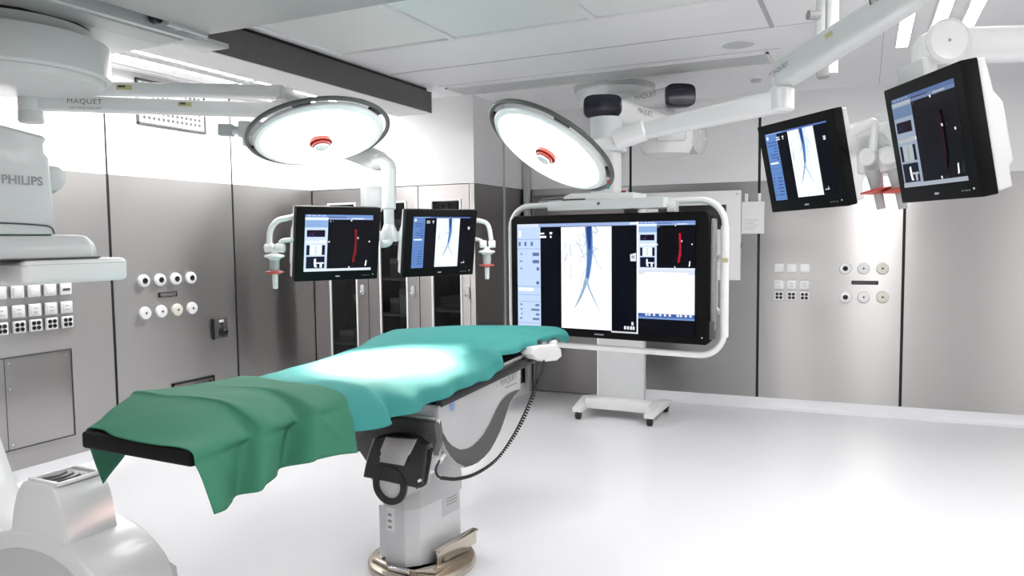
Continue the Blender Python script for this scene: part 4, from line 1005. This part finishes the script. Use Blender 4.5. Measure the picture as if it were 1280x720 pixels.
o = thing('ceiling_carriage', 'wide grey carriage under the ceiling at upper left, carrying the C-arm', 'ceiling carriage', (-3.0, 1.9, HC))
ZC = 2.655
MB().box(-4.75, -3.17, .6, 2.88, ZC, ZC + .033, 0, .004).build('left_cover', ['lgrey'], o)
MB().prism([(-3.40, ZC), (-3.36, ZC - .022), (-3.19, ZC - .022), (-3.17, ZC - .004), (-3.17, ZC + .03), (-3.4, ZC + .03)], 'y', .6, 2.80, 0, .003).build('cover_ridge', ['carriage'], o)
MB().box(-3.165, -3.13, .6, 2.84, ZC - .02, ZC + .10).build('rail_web', ['lgrey'], o)
MB().box(-3.13, -3.07, .6, 2.80, ZC + .04, ZC + .10).build('cable_duct', ['black'], o)
MB().box(-3.075, -3.05, 2.60, 2.84, ZC - .01, ZC + .09, 0, .004).build('rail_lip', ['lgrey'], o)
MB().cyl((-3.115, 2.56, ZC + .02), (-3.07, 2.56, ZC + .02), .028, 20, bev=.004).build('roller', ['black'], o)
MB().cyl((-3.10, 2.68, ZC + .02), (-3.06, 2.68, ZC + .02), .030, 20, bev=.006).build('roller', ['lgrey'], o)
MB().box(-3.04, -.9, .6, 2.84, ZC, ZC + .15, 0, .006).build('right_cover', ['carriage'], o)
MB().box(-3.39, -3.19, 2.885, 3.11, ZC + .008, ZC + .033, 0, .003).build('beam_shoe', ['lgrey'], o)
MB().box(-3.3, -3.18, 2.80, 2.96, ZC + .02, ZC + .04, 0, .003).build('bracket', ['lgrey'], o)
for x in (-4.55, -1.1): MB().box(x - .12, x + .12, .8, 2.6, ZC + .033, HC, 0, .004).build('ceiling_rail', ['grey'], o)

# ------------------------------------------------------------------ operating table
o = thing('operating_table', 'operating table on round nickel floor plate, half covered by cloths', 'operating table', (-1.955, 3.05, 0))
bc_ = V((-1.958, 3.05, 0))
MB().lathe([(.262, 0), (.266, .004), (.266, .026), (.258, .036), (.17, .042), (0, .042)], Mx.Translation(bc_), 72).build('floor_plate', ['nickel'], o)
CY = R_(-7)
CT = Mx.Translation(V((-1.968, 3.075, 0))) @ Mx.Rotation(CY, 4, 'Z')
colp = [(-.105, -.15), (-.06, -.205), (.06, -.205), (.108, -.15), (.108, .17), (.06, .205), (-.06, .205), (-.105, .17)]
MB().prism(colp, 'z', .04, .40, 0, .008, M_=CT).build('column', ['pale'], o)
big = [(x * 1.06, y * 1.04) for x, y in colp]
up = MB(); loft(up, [([tuple((CT @ V((x, y, 0)))[:2]) for x, y in big], .335), ([tuple((CT @ V((x, y, 0)))[:2]) for x, y in big], .40), ([tuple((CT @ V((x * .98, y * .86 + .02, 0)))[:2]) for x, y in colp], .52), ([tuple((CT @ V((x * 1.1, y * .75 + .02, 0)))[:2]) for x, y in colp], .72)])
up.build('column_sleeve', ['lgrey'], o)
MB().box(-.0985, -.055, -.2065, -.204, .08, .33, M_=CT @ Mx.Identity(4)).build('front_strip', ['pale'], o)
st = MB().box(-.052, .0, -.2085, -.204, .215, .33, M_=CT).build('column_sticker', ['white'], o)
for z in (.235, .265, .295): MB().box(-.040, -.018, -.2095, -.208, z - .006, z + .006, M_=CT).build('sticker_mark', ['inkgrey'], st)
MB().box(.1075, .1095, .02, .16, .235, .335, M_=CT).build('data_plate', ['lgrey'], o)
for z in (.315, .30, .285): MB().box(.109, .1102, .055, .14, z - .003, z + .003, M_=CT).build('data_line', ['inkgrey'], o)
def angle_rail(p, q, name):
    p, q = V(p), V(q); b = MB(); b.beam(p, q, .012, .075, bev=.002); b.beam(p + V((0, 0, .034)), q + V((0, 0, .034)), .04, .010, bev=.002)
    b.build(name, ['nickel'], o)
def CTp(x, y, z): return CT @ V((x, y, z))
angle_rail(CTp(.165, -.10, .085), CTp(.165, .22, .085), 'docking_rail')
angle_rail(CTp(-.165, -.06, .085), CTp(-.165, .22, .085), 'docking_rail')
MB().beam(CTp(-.02, -.235, .05), CTp(.10, -.225, .052), .02, .02, bev=.003).build('front_clamp', ['chrome'], o)
MB().prism([(.03, -.24), (.2, -.16), (.2, -.02), (.13, -.08), (.11, -.2), (.03, -.215)], 'z', .04, .056, 0, .003, M_=CT).build('docking_plate', ['nickel'], o)
MB().prism([(-.16, -.2), (-.03, -.235), (-.03, -.21), (-.11, -.19), (-.13, -.05), (-.19, -.05)], 'z', .04, .056, 0, .003, M_=CT).build('docking_plate', ['nickel'], o)
# longitudinal casing with the dark swoosh
xs = -1.62
side = [PX(*p, xs) for p in ((548, 510), (599, 486.5), (651, 462), (651, 487), (645, 494), (638, 505), (632, 521), (625, 541), (613, 564), (598, 579), (582, 585), (568, 579), (556, 561), (551, 540), (549, 525))]
MB().prism([(p.y, p.z) for p in side], 'x', xs - .036, xs, 0, .004).build('side_casing', ['casing'], o)
sw_o = [(550.6, 533), (553, 547), (557, 560), (563, 570), (571, 578.5), (582, 583.5), (590, 582), (598, 577.5), (606, 571), (613, 562.5), (619, 552), (625, 539.5), (629, 529), (632, 520), (637, 504.5), (643, 495), (650, 487.2)]
sw_i = [(550.6, 533), (555, 543), (560, 551.5), (566, 557.5), (575, 562), (583, 561), (590, 558), (598, 551), (605, 542.5), (611, 532.5), (616, 522), (621, 511), (626, 502), (632, 495.5), (638, 491), (644, 488.3), (650, 486.6)]
sm = MB(); n = len(sw_o); q1 = [PX(*p, xs + .0022) for p in sw_o]; q2 = [PX(*p, xs + .0022) for p in sw_i]
sm.add(q1 + q2, [(i, i + 1, n + i + 1, n + i) for i in range(n - 1)]); sm.build('swoosh', ['dgrey'], o)
XM = frame((xs + .0005, 0, 0), (0, 1, 0), (0, 0, 1))
pt_ = PX(639.5, 472, xs)
SL = R_(1.6)
lettering('MAQUET', .046, frame((xs + .002, pt_.y - .035, pt_.z - .004), (0, math.cos(SL), math.sin(SL)), (0, 0, 1)), o, 'inkgrey', local=False, spacing=1.05)
MB().box(xs, xs + .0015, pt_.y - .07, pt_.y + .06, pt_.z - .042, pt_.z - .036).build('print_line', ['inkgrey'], o)
pd = PX(565.5, 508, xs)
MB().lathe([(.020, 0), (.020, .002), (0, .002)], axis_frame((xs, pd.y, pd.z), (1, 0, 0)) @ Mx.Scale(1.0, 4), 28).build('blue_dot', ['bluedot'], o)
for p in ((573.5, 506), (622, 482.5)):
    w_ = PX(*p, xs); MB().lathe([(.008, 0), (.008, .002), (0, .002)], axis_frame((xs, w_.y, w_.z), (1, 0, 0)), 16).build('screw', ['yellow'], o)
yc0 = 2.675
fr = MB()
fr.prism([(-2.30, .905), (xs - .002, .895), (xs - .002, .842), (-1.665, .835), (-2.26, .845), (-2.30, .86)], 'y', yc0, yc0 + .03, 0, .004)
fr.build('front_plate', ['lgrey'], o)
MB().box(-2.30, -1.66, yc0 + .03, 3.46, .80, .90).build('carriage_box', ['dgrey'], o)
MB().prism([(p.y, p.z) for p in side], 'x', -2.31, -2.28, 0, .004).build('side_casing', ['casing'], o)
lip = [V((-1.625, yc0 - .004, .842)), V((-1.627, yc0 - .004, .80)), V((-1.632, yc0, .74)), V((-1.645, yc0 + .03, .69)), V((-1.665, yc0 + .05, .665))]
MB().tube(catmull(lip, 5), .011, 10).build('casing_edge', ['pale'], o)
MB().tube([V((-2.28, yc0 - .004, .845)), V((-1.64, yc0 - .004, .838))], .008, 8).build('casing_edge', ['white'], o)
MB().box(-2.28, -1.68, yc0 + .06, yc0 + .3, .66, .82, 0, .02).build('tilt_housing', ['dgrey'], o)
MB().prism([(-2.32, .74), (-2.31, .64), (-2.22, .60), (-2.1, .62), (-2.08, .8), (-2.32, .8)], 'y', 2.76, 2.95, 0, .01).build('tilt_flank', ['dgrey'], o)
# arched gasket and black drive box in front
yb = 2.60
cxb = PY(497, 585, yb)
arcp = [PY(*p, yb) for p in ((467, 547), (472, 549), (482, 542.5), (495, 540.5), (508, 541), (519, 546), (528, 553.5), (535.5, 554.5), (537.5, 571.5), (547, 571.5))]
P = arcp + [PY(*p, yb) for p in ((541, 584), (528, 604), (466, 600), (458, 580))]
MB().prism([(p.x, p.z) for p in P], 'y', yb - .010, yb + .03, 0, .004).build('drive_housing', ['lgrey'], o)
P2 = [PY(*p, yb + .03) for p in ((446, 560), (448, 545), (470, 527), (500, 523), (543, 530), (546, 552), (538, 580), (470, 596))]
MB().prism([(p.x, p.z) for p in P2], 'y', yb + .03, yb + .09, 0, .006).build('drive_bracket', ['dgrey'], o)
top = [(468, 548), (482, 543.5), (495, 542), (508, 542.5), (519, 547), (528, 554.5), (534, 556), (532, 575), (527, 607), (520, 611), (497, 606), (470, 600), (453, 597), (455, 585), (461, 565)]
P = [PY(*p, yb - .06) for p in top]
MB().prism([(p.x, p.z) for p in P], 'y', yb - .06, yb - .012, 0, .010, 3).build('drive_box', ['black'], o)
P = [PY(*p, yb - .075) for p in ((482, 546), (521, 549), (513, 567), (510, 570), (505, 582.5), (474, 577.5), (476, 566), (475, 563))]
MB().prism([(p.x, p.z) for p in P], 'y', yb - .075, yb - .058, 0, .003).build('brushed_plate', ['brushed'], o)
ring = PY(492, 604, yb - .03)
MB().lathe([(.0, .0), (.072, .0), (.083, .01), (.083, .2)], axis_frame((ring.x, yb + .15, ring.z), (0, -1, 0)) @ Mx.Translation(V((0, 0, 0))), 48).build('motor_drum', ['brushed'], o)
T = axis_frame((ring.x, yb - .052, ring.z), (0, -1, 0))
MB().lathe([(.056, 0), (.056, .012), (.083, .012), (.085, 0)], T, 48).build('motor_ring', ['black'], o)
MB().lathe([(.057, .002), (0, .004)], T, 40).build('motor_face', ['lgrey'], o)
for p in ((477, 571), (540, 590), (524, 601)): 
    q = PY(*p, yb - .07); MB().cyl((q.x, q.y - .004, q.z), (q.x, q.y + .01, q.z), .006, 10).build('bolt', ['white'], o)
P = [PY(*p, yb - .02) for p in ((527, 556), (541, 560), (533, 606), (524, 609))]
MB().prism([(p.x, p.z) for p in P], 'y', yb - .05, yb - .012, 0, .004).build('drive_box_side', ['bezel'], o)
# rails, table board, pads
def rl(y): return .897 + (y - 2.72) * .0385
MB().beam((xs - .01, 2.69, rl(2.69) + .012), (xs - .01, 3.95, rl(3.95) + .012), .03, .042, bev=.003).build('side_rail', ['black'], o)
MB().beam((-2.31, 2.69, rl(2.69) + .012), (-2.31, 3.95, rl(3.95) + .012), .03, .042, bev=.003).build('side_rail', ['black'], o)
MB().beam((xs - .02, 2.70, rl(2.70) + .045), (xs - .02, 3.86, rl(3.86) + .045), .02, .026, bev=.003).build('accessory_rail', ['chrome'], o)
MB().beam((-1.97, 2.72, rl(2.72) + .03), (-1.97, 3.96, rl(3.96) + .03), .64, .03, bev=.004).build('top_frame', ['dgrey'], o)
MB().beam((-2.008, 1.518, .972), (-1.985, 2.7, .975), .50, .054, bev=.010).build('table_board', ['padblack'], o)
MB().beam((-1.975, 2.6, .975), (-1.97, 3.95, 1.0), .54, .05, bev=.012).build('table_board', ['black'], o)
MB().beam((-2.12, 1.80, 1.012), (-2.0, 3.0, 1.012), .40, .045, bev=.02).build('mattress', ['padblue'], o)
MB().beam((-1.97, 3.0, 1.016), (-1.97, 3.94, 1.035), .56, .05, bev=.02).build('head_pad', ['padblue'], o)
# hand control with its coiled cable at the head end
cn = [PX(*p, -1.56) for p in ((668, 434), (676, 432), (695, 430), (702, 436), (703, 446), (697, 451), (685, 452), (672, 449), (667, 443))]
hc = MB().prism([(p.y, p.z) for p in cn], 'x', -1.64, -1.56, 0, .012, 3).build('hand_control', ['white'], o)
w_ = PX(692, 436, -1.59); MB().cyl((-1.6, w_.y, w_.z), (-1.6, w_.y, w_.z + .05), .03, 16, bev=.006).build('control_knob', ['white'], hc)
w_ = PX(665, 440, -1.62); MB().box(-1.67, -1.60, w_.y - .05, w_.y + .10, w_.z - .05, w_.z + .06, 0, .01).build('control_clamp', ['black'], o)
cab_ = catmull([PX(*p, -1.555) for p in ((680, 450), (678, 460), (675.5, 470), (668, 490), (656, 519), (641, 547), (621, 574), (596, 591.5), (572, 598.5), (551, 597.5))], 10)
L = [0]
for i in range(1, len(cab_)): L.append(L[-1] + (cab_[i] - cab_[i - 1]).length)
hel = []; tot = L[-1]; N = 1500; idx = 0
for k in range(N + 1):
    s_ = tot * k / N
    while idx < len(L) - 2 and L[idx + 1] < s_: idx += 1
    f_ = (s_ - L[idx]) / max(1e-9, L[idx + 1] - L[idx]); c_ = cab_[idx].lerp(cab_[idx + 1], f_); t_ = (cab_[idx + 1] - cab_[idx]).normalized()
    a_ = V((1, 0, 0)); b_ = t_.cross(a_).normalized(); a_ = b_.cross(t_)
    am = (.0082 - .0038 * max(0, min(1, (s_ / tot - .32) / .2))) * min(1, max(.05, (s_ - .05) / .1)); th = 2 * PI * s_ / .019
    hel.append(c_ + (a_ * math.cos(th) + b_ * math.sin(th)) * am)
MB().tube(hel, .0042, 6).build('coiled_cable', ['rubber'], o)
MB().tube(catmull([PX(551, 597.5, -1.555), PX(546.5, 594, -1.57), PX(545, 586, -1.6), PX(549, 576, -1.63), PX(553, 570, -1.66)], 6), .005, 8).build('cable_tail', ['rubber'], o)
MB().cyl(PX(549, 577, -1.63), PX(555, 568, -1.645), .011, 14).build('cable_plug', ['white'], o)

# ------------------------------------------------------------------ cloths
def cloth(name, grid, ku, kv, mt, label, cat, bump=None, thick=.0022):
    rows = [catmull(r, kv) for r in grid]                # along each station
    cols = [catmull([r[j] for r in rows], ku) for j in range(len(rows[0]))]
    nu, nv = len(cols[0]), len(cols)
    vs = []
    for i in range(nu):
        for j in range(nv):
            p = cols[j][i].copy()
            if bump: p = bump(p, i / (nu - 1), j / (nv - 1))
            vs.append(p)
    fs = [(i * nv + j, i * nv + j + 1, (i + 1) * nv + j + 1, (i + 1) * nv + j) for i in range(nu - 1) for j in range(nv - 1)]
    mb = MB(); mb.add(vs, fs); ob = mb.build(name, [mt], None, None, 180)
    sd = ob.modifiers.new('thickness', 'SOLIDIFY'); sd.thickness = thick; sd.offset = 0
    return tag(ob, label, cat)
from mathutils import noise as NZ
def teal_st(yl, yr, zl, zc, zr, xl, xr, hy, hx, hz, lz, lx_=None):
    # left hem, left drop, left edge, three across the top, right edge, right drop, right hem
    lx_ = xl - .05 if lx_ is None else lx_
    return [V((lx_ - .01, yl, lz)), V((lx_ + .0, yl, (lz + zl) / 2)), V((xl, yl, zl - .012)), V((xl + .07, yl * .93 + yr * .07, zl)), V(((xl + xr) / 2, (yl + yr) / 2, zc)),
            V((xr - .08, yl * .1 + yr * .9, zr + .006)), V((xr, yr, zr - .010)), V(((xr + hx) / 2 + .022, (yr + hy) / 2, (zr + hz) / 2)), V((hx, hy, hz))]
TG = [
    teal_st(2.12, 2.02, 1.030, 1.040, 1.028, -2.26, -1.74, 1.98, -1.665, .94, .92),
    teal_st(2.20, 2.12, 1.040, 1.050, 1.036, -2.265, -1.72, 2.08, -1.63, .925, .90),
    teal_st(2.28, 2.21, 1.046, 1.054, 1.044, -2.27, -1.70, 2.19, -1.595, .917, .90),
    teal_st(2.33, 2.27, 1.047, 1.055, 1.046, -2.27, -1.685, 2.255, -1.570, .922, .90),
    teal_st(2.38, 2.32, 1.047, 1.055, 1.042, -2.275, -1.705, 2.30, -1.615, .924, .90),
    teal_st(2.45, 2.42, 1.048, 1.056, 1.046, -2.28, -1.685, 2.41, -1.575, .930, .90),
    teal_st(2.70, 2.62, 1.050, 1.056, 1.044, -2.30, -1.69, 2.60, -1.59, .934, .90),
    teal_st(2.92, 2.85, 1.056, 1.060, 1.046, -2.33, -1.685, 2.82, -1.585, .942, .92),
    teal_st(3.08, 2.99, 1.062, 1.068, 1.048, -2.35, -1.70, 2.95, -1.60, .948, .94),
    teal_st(3.14, 3.05, 1.068, 1.074, 1.060, -2.365, -1.66, 3.00, -1.545, .955, .95),
    teal_st(3.20, 3.12, 1.074, 1.084, 1.078, -2.38, -1.64, 3.06, -1.535, .975, .96),
    teal_st(3.25, 3.18, 1.080, 1.092, 1.090, -2.39, -1.64, 3.13, -1.540, 1.000, .97),
    teal_st(3.28, 3.23, 1.084, 1.096, 1.058, -2.395, -1.735, 3.20, -1.635, 1.016, .98),
    teal_st(3.32, 3.29, 1.087, 1.100, 1.062, -2.40, -1.72, 3.29, -1.625, 1.020, .98),
    teal_st(3.36, 3.35, 1.090, 1.102, 1.076, -2.41, -1.69, 3.36, -1.60, 1.022, .99),
    teal_st(3.42, 3.44, 1.090, 1.104, 1.080, -2.42, -1.655, 3.46, -1.595, 1.026, 1.0),
    teal_st(3.50, 3.66, 1.096, 1.108, 1.080, -2.43, -1.65, 3.68, -1.60, 1.012, 1.02),
    teal_st(3.56, 3.88, 1.092, 1.106, 1.076, -2.43, -1.64, 3.90, -1.60, 1.034, 1.02),
    teal_st(3.59, 4.04, 1.076, 1.094, 1.080, -2.43, -1.615, 4.045, -1.585, .992, 1.0),
    teal_st(3.61, 4.065, 1.060, 1.080, 1.078, -2.43, -1.605, 4.07, -1.575, .985, .98),
]
def teal_bump(p, a, b):
    side = max(0, (b - .70) / .30)
    d = NZ.noise(V((p.x * 4.2, p.y * 4.2, p.z * 3))) * .006 + NZ.noise(V((p.x * 11, p.y * 9, 3.3))) * .0025
    p.z += d * (1 - side)
    p.x += side * (.012 * math.sin(p.y * 26 + 1.2) + .014 * NZ.noise(V((p.y * 7, p.z * 3, 1.7))))
    fold = math.exp(-((a - .52) / .035) ** 2) * max(0, 1 - abs(b - .74) / .18)
    p.x += .03 * fold; p.z += .010 * fold
    return p
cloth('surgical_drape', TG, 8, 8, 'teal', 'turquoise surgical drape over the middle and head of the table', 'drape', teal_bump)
def gs(yl, yc, zt, xl, lh, p5, p6, p7, p8):
    # one station: left hem, left drop, top left, top, centre, mattress edge, board edge, curtain, hem
    lh = V(lh); p5, p6, p7, p8 = V(p5), V(p6), V(p7), V(p8)
    return [lh, V(((xl + lh.x) / 2 - .01, (yl + lh.y) / 2, (zt + lh.z) / 2)), V((xl, yl, zt - .008)), V((xl + .07, yl, zt)), V(((xl + p5.x) / 2, yc, zt)), p5, p6, p6.lerp(p7, .5), p7, p8]
GG = [
    gs(1.545, 1.516, 1.004, -2.262, (-2.285, 1.61, .80), (-1.90, 1.506, 1.004), (-1.748, 1.500, 1.000), (-1.708, 1.508, .915), (-1.672, 1.510, .822)),
    gs(1.60, 1.58, 1.020, -2.28, (-2.31, 1.66, .82), (-1.90, 1.575, 1.018), (-1.748, 1.560, .998), (-1.705, 1.562, .920), (-1.668, 1.550, .822)),
    gs(1.68, 1.67, 1.040, -2.32, (-2.33, 1.73, .86), (-1.91, 1.67, 1.038), (-1.750, 1.655, .998), (-1.735, 1.64, .925), (-1.715, 1.615, .812)),
    gs(1.775, 1.77, 1.060, -2.355, (-2.36, 1.79, .90), (-1.925, 1.780, 1.060), (-1.760, 1.742, 1.000), (-1.742, 1.70, .935), (-1.730, 1.655, .822)),
    gs(1.80, 1.797, 1.070, -2.37, (-2.38, 1.83, .92), (-1.922, 1.803, 1.071), (-1.738, 1.768, 1.018), (-1.690, 1.728, .945), (-1.662, 1.682, .836)),
    gs(1.825, 1.825, 1.068, -2.37, (-2.38, 1.86, .92), (-1.915, 1.840, 1.066), (-1.728, 1.810, 1.020), (-1.690, 1.765, .945), (-1.668, 1.715, .846)),
    gs(1.90, 1.91, 1.063, -2.35, (-2.37, 1.93, .93), (-1.920, 1.930, 1.062), (-1.738, 1.885, 1.010), (-1.715, 1.835, .945), (-1.695, 1.790, .846)),
    gs(1.98, 1.99, 1.060, -2.33, (-2.35, 2.0, .93), (-1.940, 2.015, 1.056), (-1.752, 1.945, 1.002), (-1.740, 1.895, .945), (-1.730, 1.850, .852)),
    gs(2.02, 2.02, 1.062, -2.32, (-2.34, 2.04, .93), (-1.920, 2.045, 1.066), (-1.712, 1.978, 1.030), (-1.655, 1.928, .965), (-1.628, 1.875, .876)),
    gs(2.06, 2.06, 1.061, -2.31, (-2.33, 2.08, .93), (-1.890, 2.075, 1.065), (-1.700, 2.020, 1.034), (-1.648, 1.960, .965), (-1.622, 1.905, .879)),
    gs(2.14, 2.13, 1.060, -2.30, (-2.32, 2.16, .93), (-1.850, 2.120, 1.062), (-1.698, 2.080, 1.036), (-1.640, 2.030, .960), (-1.612, 1.990, .871)),
    gs(2.22, 2.19, 1.060, -2.29, (-2.31, 2.24, .93), (-1.830, 2.165, 1.060), (-1.690, 2.135, 1.040), (-1.628, 2.100, .960), (-1.592, 2.080, .857)),
]
def green_bump(p, a, b):
    side = max(0, (b - .62) / .38)
    p.z += (NZ.noise(V((p.x * 5, p.y * 5, 7.7))) * .006 + NZ.noise(V((p.x * 12, p.y * 10, 2.3))) * .0025) * (1 - side)
    p.x += side * .006 * NZ.noise(V((p.y * 9, p.z * 6, 4.7)))
    for (y0_, z0_, y1_, z1_, w_) in ((2.11, 1.02, 2.05, .93, .008), (1.95, 1.03, 2.04, .90, .009), (1.58, .98, 1.64, .87, .008)):   # pressed creases
        t_ = max(0, min(1, (p.z - z0_) / (z1_ - z0_))); dy = p.y - (y0_ + (y1_ - y0_) * t_)
        p.x += side * w_ * math.exp(-(dy / .012) ** 2) * math.sin(PI * t_)
    return p
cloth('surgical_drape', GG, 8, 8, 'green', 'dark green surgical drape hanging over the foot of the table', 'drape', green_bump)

# ------------------------------------------------------------------ light
def area(name, loc, sx, sy, power, rot=(0, 0, 0), col=(1, .978, .972), spread=PI):
    l = bpy.data.lights.new(name, 'AREA'); l.shape = 'RECTANGLE'; l.size = sx; l.size_y = sy; l.energy = power; l.color = col; l.spread = spread
    ob = bpy.data.objects.new(name, l); COL.objects.link(ob); ob.location = loc; ob.rotation_euler = rot; return ob
# unseen panels added to brighten the room; right pair inferred from the bright floor
for i, (x, y) in enumerate(((-.4, .9), (2.9, .8), (2.9, 2.8), (-.4, -1.2), (1.9, -1.2), (-2.6, -1.2))):
    o = thing('fill_ceiling_panel', 'square unseen ceiling panel added as fill light', 'ceiling light', (x, y, HC), 'unseen ceiling panels added as fill light')
    fr = MB(); h = .45; t = .03
    for (a, b, c, d) in ((-h - t, -h, -h - t, h + t), (h, h + t, -h - t, h + t), (-h, h, -h - t, -h), (-h, h, h, h + t)): fr.box(x + a, x + b, y + c, y + d, HC - .03, HC)
    fr.build('frame', ['white'], o)
    MB().box(x - h, x + h, y - h, y + h, HC - .02, HC - .004).build('diffuser', ['fill_panel' if i < 3 else 'fill_panel_dim'], o)
    area('fill_panel_lamp', (x, y, HC - .035), .86, .86, (12, 15, 13, 10, 5, 12)[i])
# the strip lights
for x, ya_, yb_ in ((.20, 3.4, 5.8), (.38, 3.4, 5.75), (.54, 3.4, 5.7)): area('strip_lamp', (x, (ya_ + yb_) / 2, HC - .03), .06, yb_ - ya_, 2.2)
for x, ya_, yb_, w_ in ((-4.42, 2.5, 4.53, 9), (-4.61, 2.5, 4.53, 9), (-4.42, 4.58, 5.66, 5), (-4.61, 4.58, 5.72, 5)): area('strip_lamp', (x, (ya_ + yb_) / 2, HC - .03), .045, yb_ - ya_, w_)
# surgical lights: the beams that make the white spot on the drape
tgt = V((-1.93, 2.75, 1.06))
for c_, n_, pw, ang_ in ((c1, N1, 420, 29), (c2, N2, 480, 22.5)):
    l = bpy.data.lights.new('surgical_beam', 'SPOT'); l.energy = pw; l.color = (1, .62, .56); l.spot_size = R_(ang_); l.spot_blend = .18; l.shadow_soft_size = .10
    ob = bpy.data.objects.new('surgical_beam', l); COL.objects.link(ob); ob.location = c_ + n_ * .06
    ob.rotation_euler = (tgt - ob.location).to_track_quat('-Z', 'Y').to_euler()
w = bpy.data.worlds.new('room_air'); S.world = w; w.use_nodes = True
w.node_tree.nodes['Background'].inputs[0].default_value = (.9, .9, .92, 1); w.node_tree.nodes['Background'].inputs[1].default_value = .15

S.view_settings.view_transform = 'Standard'; S.view_settings.look = 'None'; S.view_settings.gamma = 1.0
S.view_settings.use_curve_mapping = False; S.view_settings.exposure = 1.25
S.cycles.use_denoising = True; S.cycles.max_bounces = 14; S.cycles.diffuse_bounces = 10; S.cycles.glossy_bounces = 6; S.cycles.caustics_reflective = False; S.cycles.caustics_refractive = False
S.cycles.sample_clamp_indirect = 6.0
